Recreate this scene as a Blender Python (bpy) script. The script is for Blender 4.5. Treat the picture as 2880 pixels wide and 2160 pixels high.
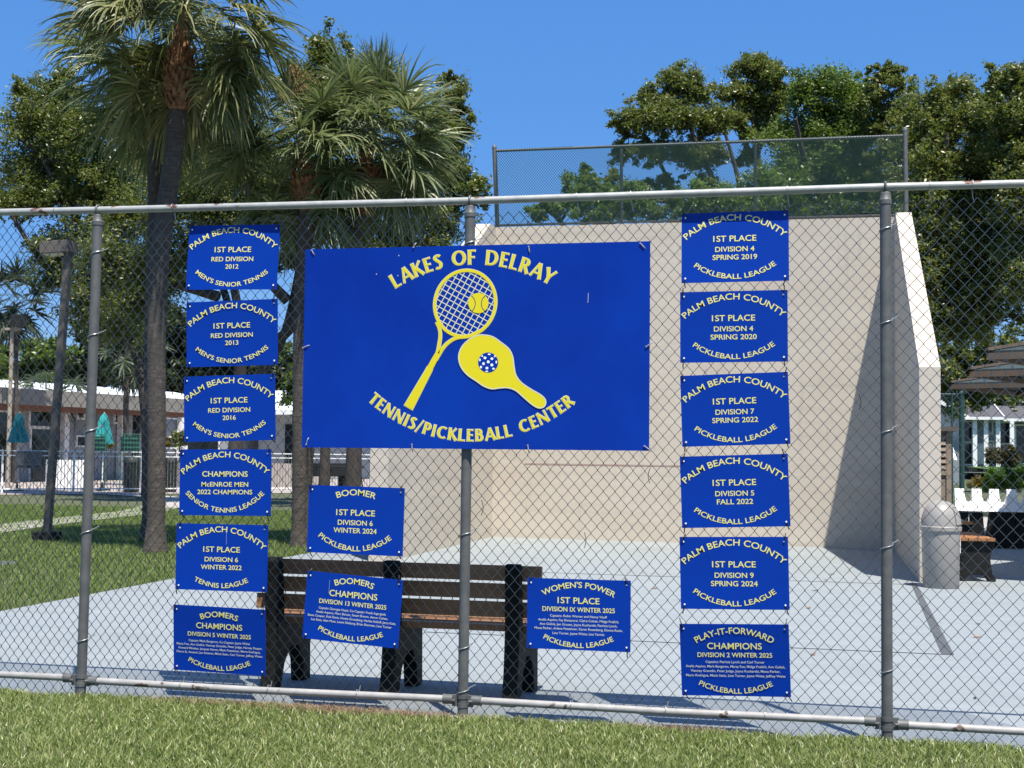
import bpy, bmesh, math, random
import numpy as np
from mathutils import Vector, Matrix

for _o in list(bpy.data.objects):
    bpy.data.objects.remove(_o)
scene = bpy.context.scene
col = scene.collection
R = math.radians

# ------------------------------------------------------------------ camera
# world axes: X along the chain-link fence (right), Y away from the viewer, Z up; fence on Y = 0
CF, CPITCH, CROLL, CYAW, CZ, CD = 3824.22, 0.051482, 0.0126456, 0.221011, 1.550387, 7.727753
_cy, _sy = math.cos(CYAW), math.sin(CYAW)
cF = Vector((-_sy * math.cos(CPITCH), _cy * math.cos(CPITCH), math.sin(CPITCH)))
_r0 = Vector((_cy, _sy, 0)); _u0 = _r0.cross(cF)
cR = _r0 * math.cos(CROLL) + _u0 * math.sin(CROLL)
cU = -_r0 * math.sin(CROLL) + _u0 * math.cos(CROLL)
cC = Vector((0, -CD, CZ))
cam_d = bpy.data.cameras.new('camera'); cam = bpy.data.objects.new('camera', cam_d); col.objects.link(cam)
cam_d.sensor_width = 36; cam_d.lens = CF / 2880 * 36; cam_d.clip_start = 0.1; cam_d.clip_end = 3000
cam.matrix_world = Matrix(((cR.x, cU.x, -cF.x, cC.x), (cR.y, cU.y, -cF.y, cC.y), (cR.z, cU.z, -cF.z, cC.z), (0, 0, 0, 1)))
scene.camera = cam

# ------------------------------------------------------------------ sky, sun, exposure
SUN = Vector((-0.235, 0.375, -1.0)).normalized()          # direction the light travels
elev = math.asin(-SUN.z); azim = math.atan2(-SUN.x, -SUN.y)  # azimuth from +Y, clockwise
w = bpy.data.worlds.new('World'); scene.world = w; w.use_nodes = True
nt = w.node_tree; bg = nt.nodes['Background']
sk = nt.nodes.new('ShaderNodeTexSky'); sk.sky_type = 'NISHITA'; sk.sun_disc = False
sk.sun_elevation = elev; sk.sun_rotation = azim
sk.altitude = 0; sk.air_density = 1.0; sk.dust_density = 0.0; sk.ozone_density = 4.0
hs_ = nt.nodes.new('ShaderNodeHueSaturation'); hs_.inputs['Saturation'].default_value = 1.25
mxw = nt.nodes.new('ShaderNodeMix'); mxw.data_type = 'RGBA'; mxw.inputs['Factor'].default_value = 0.56
mxw.inputs['B'].default_value = (1.0, 3.0, 8.0, 1)       # clear deep-blue noon sky
nt.links.new(sk.outputs[0], hs_.inputs['Color']); nt.links.new(hs_.outputs[0], mxw.inputs['A'])
# fill glow added to the sky round the sun, behind and above the viewer
tcw = nt.nodes.new('ShaderNodeTexCoord'); dt = nt.nodes.new('ShaderNodeVectorMath'); dt.operation = 'DOT_PRODUCT'
dt.inputs[1].default_value = tuple(-SUN); nt.links.new(tcw.outputs['Generated'], dt.inputs[0])
cl = nt.nodes.new('ShaderNodeClamp'); nt.links.new(dt.outputs['Value'], cl.inputs['Value'])
pw_ = nt.nodes.new('ShaderNodeMath'); pw_.operation = 'POWER'; pw_.inputs[1].default_value = 4.0; nt.links.new(cl.outputs[0], pw_.inputs[0])
fill_glow = nt.nodes.new('ShaderNodeMix'); fill_glow.data_type = 'RGBA'; fill_glow.blend_type = 'ADD'; fill_glow.inputs['B'].default_value = (2.0, 1.7, 1.3, 1)
nt.links.new(pw_.outputs[0], fill_glow.inputs['Factor']); nt.links.new(mxw.outputs['Result'], fill_glow.inputs['A'])
nt.links.new(fill_glow.outputs['Result'], bg.inputs[0]); bg.inputs[1].default_value = 0.0715
sl = bpy.data.lights.new('sun', 'SUN'); sl.energy = 5.0; sl.angle = R(0.53); sl.color = (1.0, 0.94, 0.84)
so = bpy.data.objects.new('sun', sl); col.objects.link(so); so.rotation_euler = SUN.to_track_quat('-Z', 'Y').to_euler()
so.location = (0, -20, 40)
scene.view_settings.view_transform = 'Standard'; scene.view_settings.look = 'None'
scene.view_settings.exposure = 0.75; scene.view_settings.gamma = 1.0

# ------------------------------------------------------------------ helpers
S = 2880 / 2212                                            # coordinates below were read off a 2212-wide copy
def ray(px, py):
    return cF + cR * ((px * S - 1440) / CF) - cU * ((py * S - 1080) / CF)
def P(px, py, Y):
    d = ray(px, py); return cC + d * ((Y - cC.y) / d.y)
def G(px, py, z=0.0):
    d = ray(px, py); return cC + d * ((z - cC.z) / d.z)
def PX(px, py, X):
    d = ray(px, py); return cC + d * ((X - cC.x) / d.x)

def tag(o, label=None, cat=None, group=None, kind=None):
    if label: o['label'] = label
    if cat: o['category'] = cat
    if group: o['group'] = group
    if kind: o['kind'] = kind
    return o
def thing(name, label, cat, loc=(0, 0, 0), rot=(0, 0, 0), group=None):
    o = bpy.data.objects.new(name, None); col.objects.link(o)
    o.location = loc; o.rotation_euler = rot; o.empty_display_size = 0.2
    return tag(o, label, cat, group)
def copy_tree(o, parent=None):
    c = o.copy(); col.objects.link(c)
    if parent is not None: c.parent = parent
    for ch in [x for x in o.children]: copy_tree(ch, c)
    return c

class MB:
    def __init__(s): s.v = []; s.f = []
    def add(s, verts, faces):
        n = len(s.v); s.v += [tuple(q) for q in verts]; s.f += [tuple(i + n for i in f) for f in faces]; return s
    def box(s, a, b, M=None):
        x0, y0, z0 = a; x1, y1, z1 = b
        vs = [(x0, y0, z0), (x1, y0, z0), (x1, y1, z0), (x0, y1, z0), (x0, y0, z1), (x1, y0, z1), (x1, y1, z1), (x0, y1, z1)]
        if M is not None: vs = [M @ Vector(q) for q in vs]
        return s.add(vs, [(0, 3, 2, 1), (4, 5, 6, 7), (0, 1, 5, 4), (1, 2, 6, 5), (2, 3, 7, 6), (3, 0, 4, 7)])
    def beam(s, a, b, wd, ht, up=(0, 0, 1)):
        a, b = Vector(a), Vector(b); d = (b - a).normalized(); up = Vector(up)
        sd = d.cross(up)
        if sd.length < 1e-4: sd = d.cross(Vector((0, 1, 0)))
        sd.normalize(); u = sd.cross(d)
        vs = []
        for q in (a, b):
            for i, j in ((-1, -1), (1, -1), (1, 1), (-1, 1)): vs.append(q + sd * (i * wd / 2) + u * (j * ht / 2))
        return s.add(vs, [(0, 1, 2, 3)[::-1], (4, 5, 6, 7), (0, 1, 5, 4), (1, 2, 6, 5), (2, 3, 7, 6), (3, 0, 4, 7)])
    def tube(s, pts, rad, n=8, cap=True):
        pts = [Vector(q) for q in pts]
        if not hasattr(rad, '__len__'): rad = [rad] * len(pts)
        rings = []; prev = None
        for i, q in enumerate(pts):
            d = (pts[min(i + 1, len(pts) - 1)] - pts[max(i - 1, 0)])
            if d.length < 1e-9: d = Vector((0, 0, 1))
            d.normalize()
            if prev is None:
                t = Vector((1, 0, 0)) if abs(d.x) < 0.8 else Vector((0, 1, 0)); a = d.cross(t).normalized()
            else:
                a = (prev - d * prev.dot(d))
                a = a.normalized() if a.length > 1e-6 else d.cross(Vector((1, 0, 0.3))).normalized()
            prev = a; b = d.cross(a)
            rings.append([q + (a * math.cos(2 * math.pi * k / n) + b * math.sin(2 * math.pi * k / n)) * rad[i] for k in range(n)])
        vs = [q for r in rings for q in r]; fs = []
        for i in range(len(pts) - 1):
            for k in range(n):
                k2 = (k + 1) % n; fs.append((i * n + k, i * n + k2, (i + 1) * n + k2, (i + 1) * n + k))
        if cap:
            fs.append(tuple(range(n))[::-1]); fs.append(tuple((len(pts) - 1) * n + k for k in range(n)))
        return s.add(vs, fs)
    def lathe(s, prof, c=(0, 0, 0), n=24, a0=0, a1=2 * math.pi, cap=True):
        full = abs(a1 - a0 - 2 * math.pi) < 1e-6; m = n if full else n + 1
        vs = []; fs = []
        for r, z in prof:
            for k in range(m):
                a = a0 + (a1 - a0) * k / n; vs.append((c[0] + r * math.cos(a), c[1] + r * math.sin(a), c[2] + z))
        for i in range(len(prof) - 1):
            for k in range(n):
                k2 = (k + 1) % m if full else k + 1
                fs.append((i * m + k, i * m + k2, (i + 1) * m + k2, (i + 1) * m + k))
        if cap and full:
            fs.append(tuple(range(m))[::-1]); fs.append(tuple((len(prof) - 1) * m + k for k in range(m)))
        return s.add(vs, fs)
    def prism(s, poly, axis, a, b):
        # poly in the two remaining axes, extruded along axis ('x','y','z') from a to b
        def pt(u, v, t): return {'x': (t, u, v), 'y': (u, t, v), 'z': (u, v, t)}[axis]
        n = len(poly); vs = [pt(u, v, a) for u, v in poly] + [pt(u, v, b) for u, v in poly]
        fs = [tuple(range(n))[::-1], tuple(range(n, 2 * n))] + [(i, (i + 1) % n, (i + 1) % n + n, i + n) for i in range(n)]
        return s.add(vs, fs)
    def build(s, name, mat, parent=None, world=False, smooth=False, bevel=0):
        me = bpy.data.meshes.new(name); vs = s.v
        if world and parent is not None:
            Mi = Matrix.LocRotScale(parent.location, parent.rotation_euler, None).inverted(); vs = [Mi @ Vector(q) for q in vs]
        me.from_pydata([tuple(q) for q in vs], [], s.f)
        bm = bmesh.new(); bm.from_mesh(me); bmesh.ops.recalc_face_normals(bm, faces=bm.faces)
        if bevel: bmesh.ops.bevel(bm, geom=[e for e in bm.edges if len(e.link_faces) == 2 and e.calc_face_angle(0) > 0.5], offset=bevel, segments=2, affect='EDGES', profile=0.6)
        bm.to_mesh(me); bm.free()
        me.materials.append(mat)
        if smooth:
            me.polygons.foreach_set('use_smooth', [True] * len(me.polygons))
            try: me.set_sharp_from_angle(angle=R(40))
            except Exception: pass
        o = bpy.data.objects.new(name, me); col.objects.link(o)
        if parent is not None: o.parent = parent
        return o

def np_mesh(name, V, F, mat, parent=None, offset=None):
    """V (n,3) and quad/tri faces F (m,k) straight into a mesh"""
    V = np.asarray(V, dtype=np.float32).reshape(-1, 3)
    if offset is not None: V = V - np.array(offset, dtype=np.float32)
    F = np.asarray(F, dtype=np.int32); k = F.shape[1]
    me = bpy.data.meshes.new(name)
    me.vertices.add(len(V)); me.vertices.foreach_set('co', V.ravel())
    me.loops.add(F.size); me.loops.foreach_set('vertex_index', F.ravel())
    me.polygons.add(len(F)); me.polygons.foreach_set('loop_start', np.arange(len(F), dtype=np.int32) * k)
    me.update(calc_edges=True); me.validate()
    me.materials.append(mat)
    o = bpy.data.objects.new(name, me); col.objects.link(o)
    if parent is not None: o.parent = parent
    return o

# ------------------------------------------------------------------ materials
KEEP = ('white_paint', 'white_roof_tile', 'dark_window_glass', 'white_print', 'shade_grey_aluminium')
def toned(c, k=0.62): return tuple(min(1.0, v * k) for v in c)
def mat(name, c, rough=0.6, metal=0.0, c2=None, scale=8.0, mix=(0.35, 0.65), bump=0.0, bscale=None, spec=0.5, stretch=None, detail=6.0):
    if name not in KEEP:
        k = 0.72 if 'print' in name else 0.62
        c = toned(c, k); c2 = toned(c2, k) if c2 else None
    m = bpy.data.materials.new(name); m.use_nodes = True; t = m.node_tree; b = t.nodes['Principled BSDF']
    b.inputs['Roughness'].default_value = rough; b.inputs['Metallic'].default_value = metal
    b.inputs['Specular IOR Level'].default_value = spec
    b.inputs['Base Color'].default_value = (*c, 1)
    tc = t.nodes.new('ShaderNodeTexCoord'); src = tc.outputs['Object']
    if stretch:
        mp = t.nodes.new('ShaderNodeMapping'); mp.inputs['Scale'].default_value = stretch
        t.links.new(src, mp.inputs[0]); src = mp.outputs[0]
    if c2 is not None:
        n = t.nodes.new('ShaderNodeTexNoise'); n.inputs['Scale'].default_value = scale; n.inputs['Detail'].default_value = detail
        n.inputs['Roughness'].default_value = 0.65
        r = t.nodes.new('ShaderNodeValToRGB'); r.color_ramp.elements[0].position, r.color_ramp.elements[1].position = mix
        r.color_ramp.elements[0].color = (*c, 1); r.color_ramp.elements[1].color = (*c2, 1)
        t.links.new(src, n.inputs['Vector']); t.links.new(n.outputs['Fac'], r.inputs[0]); t.links.new(r.outputs[0], b.inputs['Base Color'])
    if bump:
        n2 = t.nodes.new('ShaderNodeTexNoise'); n2.inputs['Scale'].default_value = bscale or scale * 4; n2.inputs['Detail'].default_value = 8
        bp = t.nodes.new('ShaderNodeBump'); bp.inputs['Strength'].default_value = bump; bp.inputs['Distance'].default_value = 0.01
        t.links.new(src, n2.inputs['Vector']); t.links.new(n2.outputs['Fac'], bp.inputs['Height']); t.links.new(bp.outputs[0], b.inputs['Normal'])
    return m
def layer(m, c, scale, lo, hi, stretch=None, amount=1.0, detail=5.0):
    """mix a patchy second colour (rust, dirt, stains) over what the material has"""
    t = m.node_tree; b = t.nodes['Principled BSDF']; inp = b.inputs['Base Color']
    mx = t.nodes.new('ShaderNodeMix'); mx.data_type = 'RGBA'
    if inp.is_linked: t.links.new(inp.links[0].from_socket, mx.inputs['A'])
    else: mx.inputs['A'].default_value = inp.default_value
    mx.inputs['B'].default_value = (*toned(c), 1)
    tc = t.nodes.new('ShaderNodeTexCoord'); src = tc.outputs['Object']
    if stretch:
        mp = t.nodes.new('ShaderNodeMapping'); mp.inputs['Scale'].default_value = stretch; t.links.new(src, mp.inputs[0]); src = mp.outputs[0]
    n = t.nodes.new('ShaderNodeTexNoise'); n.inputs['Scale'].default_value = scale; n.inputs['Detail'].default_value = detail
    t.links.new(src, n.inputs['Vector'])
    mr = t.nodes.new('ShaderNodeMapRange'); mr.inputs['From Min'].default_value = lo; mr.inputs['From Max'].default_value = hi
    mr.inputs['To Max'].default_value = amount
    t.links.new(n.outputs['Fac'], mr.inputs['Value']); t.links.new(mr.outputs[0], mx.inputs['Factor']); t.links.new(mx.outputs['Result'], inp)
    return m
def leaf_mat(name, ca, cb, rough=0.45, trans=0.35, cc=None):
    ca, cb, cc = toned(ca), toned(cb), (toned(cc) if cc else None)
    m = bpy.data.materials.new(name); m.use_nodes = True; t = m.node_tree; b = t.nodes['Principled BSDF']
    g = t.nodes.new('ShaderNodeNewGeometry'); r = t.nodes.new('ShaderNodeValToRGB')
    r.color_ramp.elements[0].color = (*ca, 1); r.color_ramp.elements[1].color = (*cb, 1)
    if cc:
        r.color_ramp.elements[1].position = 0.88; e = r.color_ramp.elements.new(1.0); e.color = (*cc, 1)
    t.links.new(g.outputs['Random Per Island'], r.inputs[0]); t.links.new(r.outputs[0], b.inputs['Base Color'])
    b.inputs['Roughness'].default_value = rough; b.inputs['Specular IOR Level'].default_value = 0.5
    tr = t.nodes.new('ShaderNodeBsdfTranslucent'); hs = t.nodes.new('ShaderNodeHueSaturation')
    hs.inputs['Value'].default_value = 1.5; hs.inputs['Saturation'].default_value = 1.15
    t.links.new(r.outputs[0], hs.inputs['Color']); t.links.new(hs.outputs[0], tr.inputs['Color'])
    mx = t.nodes.new('ShaderNodeMixShader'); mx.inputs[0].default_value = trans
    t.links.new(b.outputs[0], mx.inputs[1]); t.links.new(tr.outputs[0], mx.inputs[2])
    t.links.new(mx.outputs[0], t.nodes['Material Output'].inputs['Surface'])
    return m

M = {}
M['lawn'] = mat('lawn_soil', (0.085, 0.105, 0.04), 0.95, c2=(0.15, 0.16, 0.07), scale=3.0, bump=0.6, bscale=60)
layer(M['lawn'], (0.17, 0.15, 0.075), 0.6, 0.55, 0.75, amount=0.5)
M['blade'] = leaf_mat('grass_blade', (0.165, 0.25, 0.06), (0.47, 0.54, 0.175), 0.42, 0.28, (0.68, 0.62, 0.36))
M['blade_far'] = leaf_mat('grass_blade_far', (0.15, 0.25, 0.045), (0.33, 0.43, 0.11), 0.5, 0.3, (0.40, 0.38, 0.17))
M['thatch'] = leaf_mat('dry_thatch', (0.30, 0.20, 0.11), (0.58, 0.44, 0.28), 0.8, 0.2)
M['court'] = mat('court_paint', (0.345, 0.39, 0.41), 0.75, c2=(0.415, 0.46, 0.48), scale=1.3, mix=(0.3, 0.7), bump=0.08, bscale=90, stretch=(1, 3.2, 1))
layer(M['court'], (0.30, 0.315, 0.30), 0.55, 0.52, 0.75, amount=0.45)
layer(M['court'], (0.50, 0.53, 0.53), 1.7, 0.58, 0.75, amount=0.4, stretch=(0.4, 2.5, 1))
layer(M['court'], (0.24, 0.23, 0.20), 2.6, 0.66, 0.80, amount=0.35, detail=9)
layer(M['court'], (0.17, 0.175, 0.17), 9.0, 0.715, 0.75, amount=0.5)
M['joint'] = mat('court_joint', (0.10, 0.105, 0.11), 0.85)
M['line'] = mat('court_line_paint', (0.105, 0.115, 0.125), 0.8, c2=(0.14, 0.15, 0.16), scale=6)
M['concrete'] = mat('path_concrete', (0.50, 0.47, 0.42), 0.9, c2=(0.60, 0.57, 0.52), scale=2.5, bump=0.1, bscale=50)
M['edge_concrete'] = mat('footing_concrete', (0.36, 0.33, 0.29), 0.95, c2=(0.50, 0.46, 0.41), scale=9, bump=0.3, bscale=40)
M['deck'] = mat('pool_deck', (0.58, 0.52, 0.46), 0.85, c2=(0.50, 0.42, 0.38), scale=1.2)
M['stucco'] = mat('wall_stucco', (0.74, 0.655, 0.535), 0.9, c2=(0.85, 0.765, 0.64), scale=0.75, mix=(0.3, 0.72), bump=0.22, bscale=45, stretch=(1, 1, 2.2))
layer(M['stucco'], (0.80, 0.59, 0.50), 1.1, 0.60, 0.82, amount=0.35, stretch=(1, 1, 2.5))
layer(M['stucco'], (0.54, 0.49, 0.41), 2.2, 0.56, 0.78, amount=0.45, stretch=(0.35, 0.35, 3.0))
layer(M['stucco'], (0.50, 0.455, 0.39), 3.2, 0.60, 0.78, amount=0.4, stretch=(3.0, 3.0, 0.22))
layer(M['stucco'], (0.60, 0.54, 0.46), 1.0, 0.52, 0.72, amount=0.4, stretch=(.08, .08, 7))
layer(M['stucco'], (0.42, 0.40, 0.37), 6.0, 0.70, 0.74, amount=0.35, detail=3)
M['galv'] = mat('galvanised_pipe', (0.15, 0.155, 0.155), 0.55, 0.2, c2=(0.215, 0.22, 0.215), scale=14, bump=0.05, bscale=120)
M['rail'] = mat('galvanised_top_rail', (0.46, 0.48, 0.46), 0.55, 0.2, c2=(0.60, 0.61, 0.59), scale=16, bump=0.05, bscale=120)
layer(M['rail'], (0.16, 0.045, 0.02), 5.5, 0.625, 0.66, stretch=(1, 1.5, 1.5), amount=0.95, detail=8)
M['rail_low'] = mat('galvanised_low_rail', (0.43, 0.42, 0.405), 0.6, 0.1, c2=(0.58, 0.565, 0.545), scale=12, bump=0.1, bscale=100)
layer(M['rail_low'], (0.11, 0.055, 0.03), 7.0, 0.64, 0.67, stretch=(1.6, 2, 2), amount=0.9, detail=8)
M['wire'] = mat('fence_wire', (0.024, 0.034, 0.030), 0.24, 0.0, c2=(0.04, 0.052, 0.046), scale=3, spec=1.0)
M['wire_green'] = mat('green_vinyl_wire', (0.03, 0.095, 0.08), 0.5)
M['tie'] = mat('aluminium_tie', (0.62, 0.64, 0.64), 0.4, 0.6)
M['black_tie'] = mat('black_cable_tie', (0.012, 0.012, 0.014), 0.5)
M['string'] = mat('white_string', (0.50, 0.48, 0.58), 0.8)
M['blue'] = mat('blue_sign_print', (0.002, 0.045, 0.40), 0.4, c2=(0.001, 0.052, 0.47), scale=2.0, spec=0.15)
M['blue_big'] = mat('blue_banner_print', (0.0015, 0.028, 0.34), 0.3, c2=(0.001, 0.055, 0.49), scale=0.9, mix=(0.3, 0.7), spec=0.2)  # lighter blue mottling paints cloudy glare into the print
M['blue_dark'] = mat('blue_print_dark', (0.004, 0.045, 0.20), 0.4)
M['pale_yellow'] = mat('pale_yellow_print', (0.98, 0.93, 0.30), 0.5)
M['small_print'] = mat('pale_small_print', (0.80, 0.82, 0.66), 0.5)
M['yellow'] = mat('yellow_print', (0.98, 0.84, 0.004), 0.55)
M['cream'] = mat('cream_outline_print', (0.88, 0.88, 0.66), 0.5)
M['white_print'] = mat('white_print', (0.86, 0.88, 0.9), 0.5)
M['scratch'] = mat('scratch_mark', (0.55, 0.62, 0.75), 0.6)
M['black_plastic'] = mat('black_recycled_plastic', (0.010, 0.0105, 0.0105), 0.7, c2=(0.02, 0.021, 0.021), scale=25, bump=0.25, bscale=30, spec=0.2)
M['brown'] = mat('brown_plastic_lumber', (0.42, 0.20, 0.08), 0.6, c2=(0.56, 0.28, 0.115), scale=4, stretch=(0.6, 6, 6), bump=0.15, bscale=60)
M['orange'] = mat('cedar_plastic_lumber', (0.44, 0.185, 0.06), 0.65, c2=(0.52, 0.235, 0.085), scale=4, stretch=(5, 0.6, 5), bump=0.1, bscale=60)
M['bin'] = mat('beige_bin_plastic', (0.43, 0.405, 0.37), 0.4, c2=(0.47, 0.44, 0.40), scale=3, bump=0.04, bscale=60)
M['bin_dark'] = mat('bin_shadow_gap', (0.13, 0.12, 0.11), 0.6)
M['picket'] = mat('shade_grey_aluminium', (0.16, 0.165, 0.165), 0.5)  # white pickets; tree shade put into the grey
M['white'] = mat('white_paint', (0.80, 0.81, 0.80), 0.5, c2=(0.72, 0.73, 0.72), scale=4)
M['white_hall'] = mat('hall_white_shaded', (0.50, 0.54, 0.57), 0.7, c2=(0.44, 0.48, 0.51), scale=1.2)  # white walls, darkened in the colour for the shade on them
M['roof_white'] = mat('white_roof_tile', (0.72, 0.75, 0.76), 0.7, c2=(0.64, 0.67, 0.68), scale=3)
M['fascia'] = mat('beige_fascia', (0.40, 0.37, 0.325), 0.85, c2=(0.33, 0.305, 0.265), scale=1.5)
M['brick_trim'] = mat('terracotta_trim', (0.33, 0.13, 0.07), 0.8)
M['glass'] = mat('dark_window_glass', (0.012, 0.017, 0.019), 0.12, spec=0.6)
M['pane_grey'] = mat('grey_infill_panel', (0.36, 0.40, 0.44), 0.6, c2=(0.31, 0.35, 0.39), scale=1)
M['teal'] = mat('teal_canvas', (0.03, 0.42, 0.44), 0.85, c2=(0.04, 0.48, 0.50), scale=3)
M['green_metal'] = mat('green_painted_metal', (0.02, 0.075, 0.07), 0.5, c2=(0.03, 0.10, 0.095), scale=5)
M['green_wire'] = mat('green_coated_wire', (0.05, 0.30, 0.19), 0.5)
M['tan'] = mat('tan_paint', (0.42, 0.335, 0.26), 0.8, c2=(0.37, 0.295, 0.23), scale=3)
M['tan_dark'] = mat('tan_louvre_gap', (0.13, 0.10, 0.075), 0.9)
M['taupe_roof'] = mat('taupe_roof_slab', (0.16, 0.13, 0.11), 0.8)
M['beam'] = mat('tan_beam', (0.22, 0.16, 0.115), 0.8, c2=(0.18, 0.13, 0.095), scale=3)
M['teal_roof'] = mat('slate_teal_roof_panel', (0.04, 0.065, 0.072), 0.9, c2=(0.055, 0.082, 0.09), scale=2)
M['shingle'] = mat('grey_shingle', (0.11, 0.105, 0.11), 0.9, c2=(0.155, 0.15, 0.155), scale=2.5, bump=0.4, bscale=12)
M['house'] = mat('pale_blue_siding', (0.45, 0.50, 0.56), 0.8, c2=(0.40, 0.45, 0.51), scale=1)
M['pole'] = mat('bronze_pole', (0.17, 0.145, 0.125), 0.65, 0.1, c2=(0.215, 0.185, 0.16), scale=3)
M['pale_pole'] = mat('pale_pole', (0.52, 0.45, 0.36), 0.8)
M['dark'] = mat('dark_opening', (0.014, 0.016, 0.015), 0.9)
M['dark_green_tarp'] = mat('dark_bin_plastic', (0.012, 0.02, 0.017), 0.6)
M['notice'] = mat('grey_notice_panel', (0.22, 0.225, 0.25), 0.6)
M['notice_ink'] = mat('notice_ink', (0.05, 0.05, 0.07), 0.7)
M['trunk_palm'] = mat('palm_trunk_bark', (0.07, 0.057, 0.047), 0.95, c2=(0.15, 0.127, 0.105), scale=7, mix=(0.35, 0.7), stretch=(1, 1, 4.5), bump=0.9, bscale=9)
layer(M['trunk_palm'], (0.25, 0.215, 0.175), 9.0, 0.58, 0.72, stretch=(1.5, 1.5, 0.5), amount=0.55)
M['boot'] = mat('palm_leaf_base', (0.20, 0.085, 0.042), 0.9, c2=(0.60, 0.33, 0.165), scale=9, mix=(0.4, 0.75), bump=0.6, bscale=20)
M['bark'] = mat('tree_bark', (0.055, 0.045, 0.038), 0.95, c2=(0.12, 0.10, 0.085), scale=4, stretch=(2, 2, 0.7), bump=0.8, bscale=8)
M['bark_pale'] = mat('pale_bark', (0.10, 0.085, 0.07), 0.95, c2=(0.18, 0.155, 0.13), scale=5, stretch=(2, 2, 0.7), bump=0.6, bscale=8)
M['palm_leaf'] = leaf_mat('palm_fan', (0.11, 0.165, 0.06), (0.32, 0.37, 0.165), 0.42, 0.3, (0.48, 0.46, 0.25))
M['palm_leaf_warm'] = leaf_mat('palm_fan_warm', (0.125, 0.17, 0.055), (0.37, 0.38, 0.155), 0.42, 0.3, (0.55, 0.47, 0.22))
M['palm_dead'] = leaf_mat('dead_palm_strand', (0.30, 0.15, 0.05), (0.42, 0.25, 0.09), 0.8, 0.2)
M['oak_leaf'] = leaf_mat('broad_leaf', (0.085, 0.135, 0.028), (0.27, 0.305, 0.078), 0.38, 0.35, (0.38, 0.34, 0.12))
M['right_leaf'] = leaf_mat('right_leaf', (0.10, 0.155, 0.036), (0.29, 0.33, 0.09), 0.38, 0.38, (0.42, 0.34, 0.13))
M['fresh_leaf'] = leaf_mat('fresh_leaf', (0.10, 0.18, 0.036), (0.29, 0.38, 0.09), 0.40, 0.40)
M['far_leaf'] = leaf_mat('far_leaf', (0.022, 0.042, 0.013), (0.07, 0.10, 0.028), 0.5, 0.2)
M['hedge_leaf'] = leaf_mat('hedge_leaf', (0.05, 0.12, 0.02), (0.16, 0.30, 0.03), 0.4, 0.35)
M['shrub_leaf'] = leaf_mat('bronze_shrub_leaf', (0.075, 0.075, 0.025), (0.17, 0.13, 0.05), 0.5, 0.25)
M['croton_leaf'] = leaf_mat('croton_leaf', (0.13, 0.12, 0.02), (0.42, 0.30, 0.03), 0.5, 0.3)

# ------------------------------------------------------------------ lettering
_tc = {}
def glyphs(s, bold=0.0):
    key = (s, bold)
    if key in _tc: return _tc[key]
    cu = bpy.data.curves.new('lettering', 'FONT'); cu.body = s; cu.size = 1; cu.resolution_u = 4; cu.offset = bold
    o = bpy.data.objects.new('lettering', cu); col.objects.link(o)
    dg = bpy.context.evaluated_depsgraph_get(); me = bpy.data.meshes.new_from_object(o.evaluated_get(dg))
    V = np.array([v.co[:2] for v in me.vertices]).reshape(-1, 2); F = [tuple(p.vertices) for p in me.polygons]
    bpy.data.objects.remove(o); bpy.data.curves.remove(cu); bpy.data.meshes.remove(me)
    _tc[key] = (V, F); return V, F
_hv = glyphs('H')[0]; CAP = _hv[:, 1].max() - _hv[:, 1].min()
def put_flat(mb, s, cx, base, width, cap, y, bold=0.012):
    """a line of lettering, centred on cx; x right, z up, on the plane y"""
    V, F = glyphs(s, bold); x0, x1 = V[:, 0].min(), V[:, 0].max(); sx = width / (x1 - x0); sz = cap / CAP
    mb.add([(cx + (a - (x0 + x1) / 2) * sx, y, base + b * sz) for a, b in V], F)
def put_arc(mb, s, cx, mid, half, sag, cap, y, up=True, bold=0.012):
    """lettering bent along an arc: baseline at height mid in the middle, ends half to each side, sag lower (up) or higher"""
    V, F = glyphs(s, bold); x0, x1 = V[:, 0].min(), V[:, 0].max()
    Rr = (half * half + sag * sag) / (2 * sag); th = math.asin(min(1, half / Rr)); L = 2 * Rr * th; sx = L / (x1 - x0); sz = cap / CAP
    out = []
    for a, b in V:
        t = (a - (x0 + x1) / 2) * sx / Rr; h = b * sz
        if up: out.append((cx + (Rr + h) * math.sin(t), y, mid - Rr + (Rr + h) * math.cos(t)))
        else: out.append((cx + (Rr - h) * math.sin(t), y, mid + Rr - (Rr - h) * math.cos(t)))
    mb.add(out, F)

# ------------------------------------------------------------------ setting
rng = np.random.default_rng(7); random.seed(7)
def sheet(name, poly, z, m, kind='structure'):
    mb = MB(); mb.add([(x, y, z) for x, y in poly], [tuple(range(len(poly)))])
    return tag(mb.build(name, m), kind=kind)
# lawn: one sheet to the horizon
n = 40; mb = MB(); mb.add([(0, 20, -0.03)] + [(900 * math.cos(2 * math.pi * k / n), 20 + 900 * math.sin(2 * math.pi * k / n), -0.03) for k in range(n)],
                          [(0, k + 1, (k + 1) % n + 1) for k in range(n)])
tag(mb.build('lawn', M['lawn']), kind='structure')
# gently rising lawn in front of the far house
mb = MB(); NX, NY = 12, 10
for j in range(NY):
    for i in range(NX):
        t = j / (NY - 1); mb.v.append((12 + 110 * i / (NX - 1), 38 + 130 * t, -0.02 + 1.02 * min(1, t / 0.5) ** 0.9))
for j in range(NY - 1):
    for i in range(NX - 1): a = j * NX + i; mb.f.append((a, a + 1, a + NX + 1, a + NX))
M['mound'] = mat('far_lawn_green', (0.075, 0.155, 0.022), 0.95, c2=(0.115, 0.20, 0.03), scale=0.5, bump=0.4, bscale=20)
tag(mb.build('rising_lawn', M['mound'], smooth=True), kind='structure')
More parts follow.
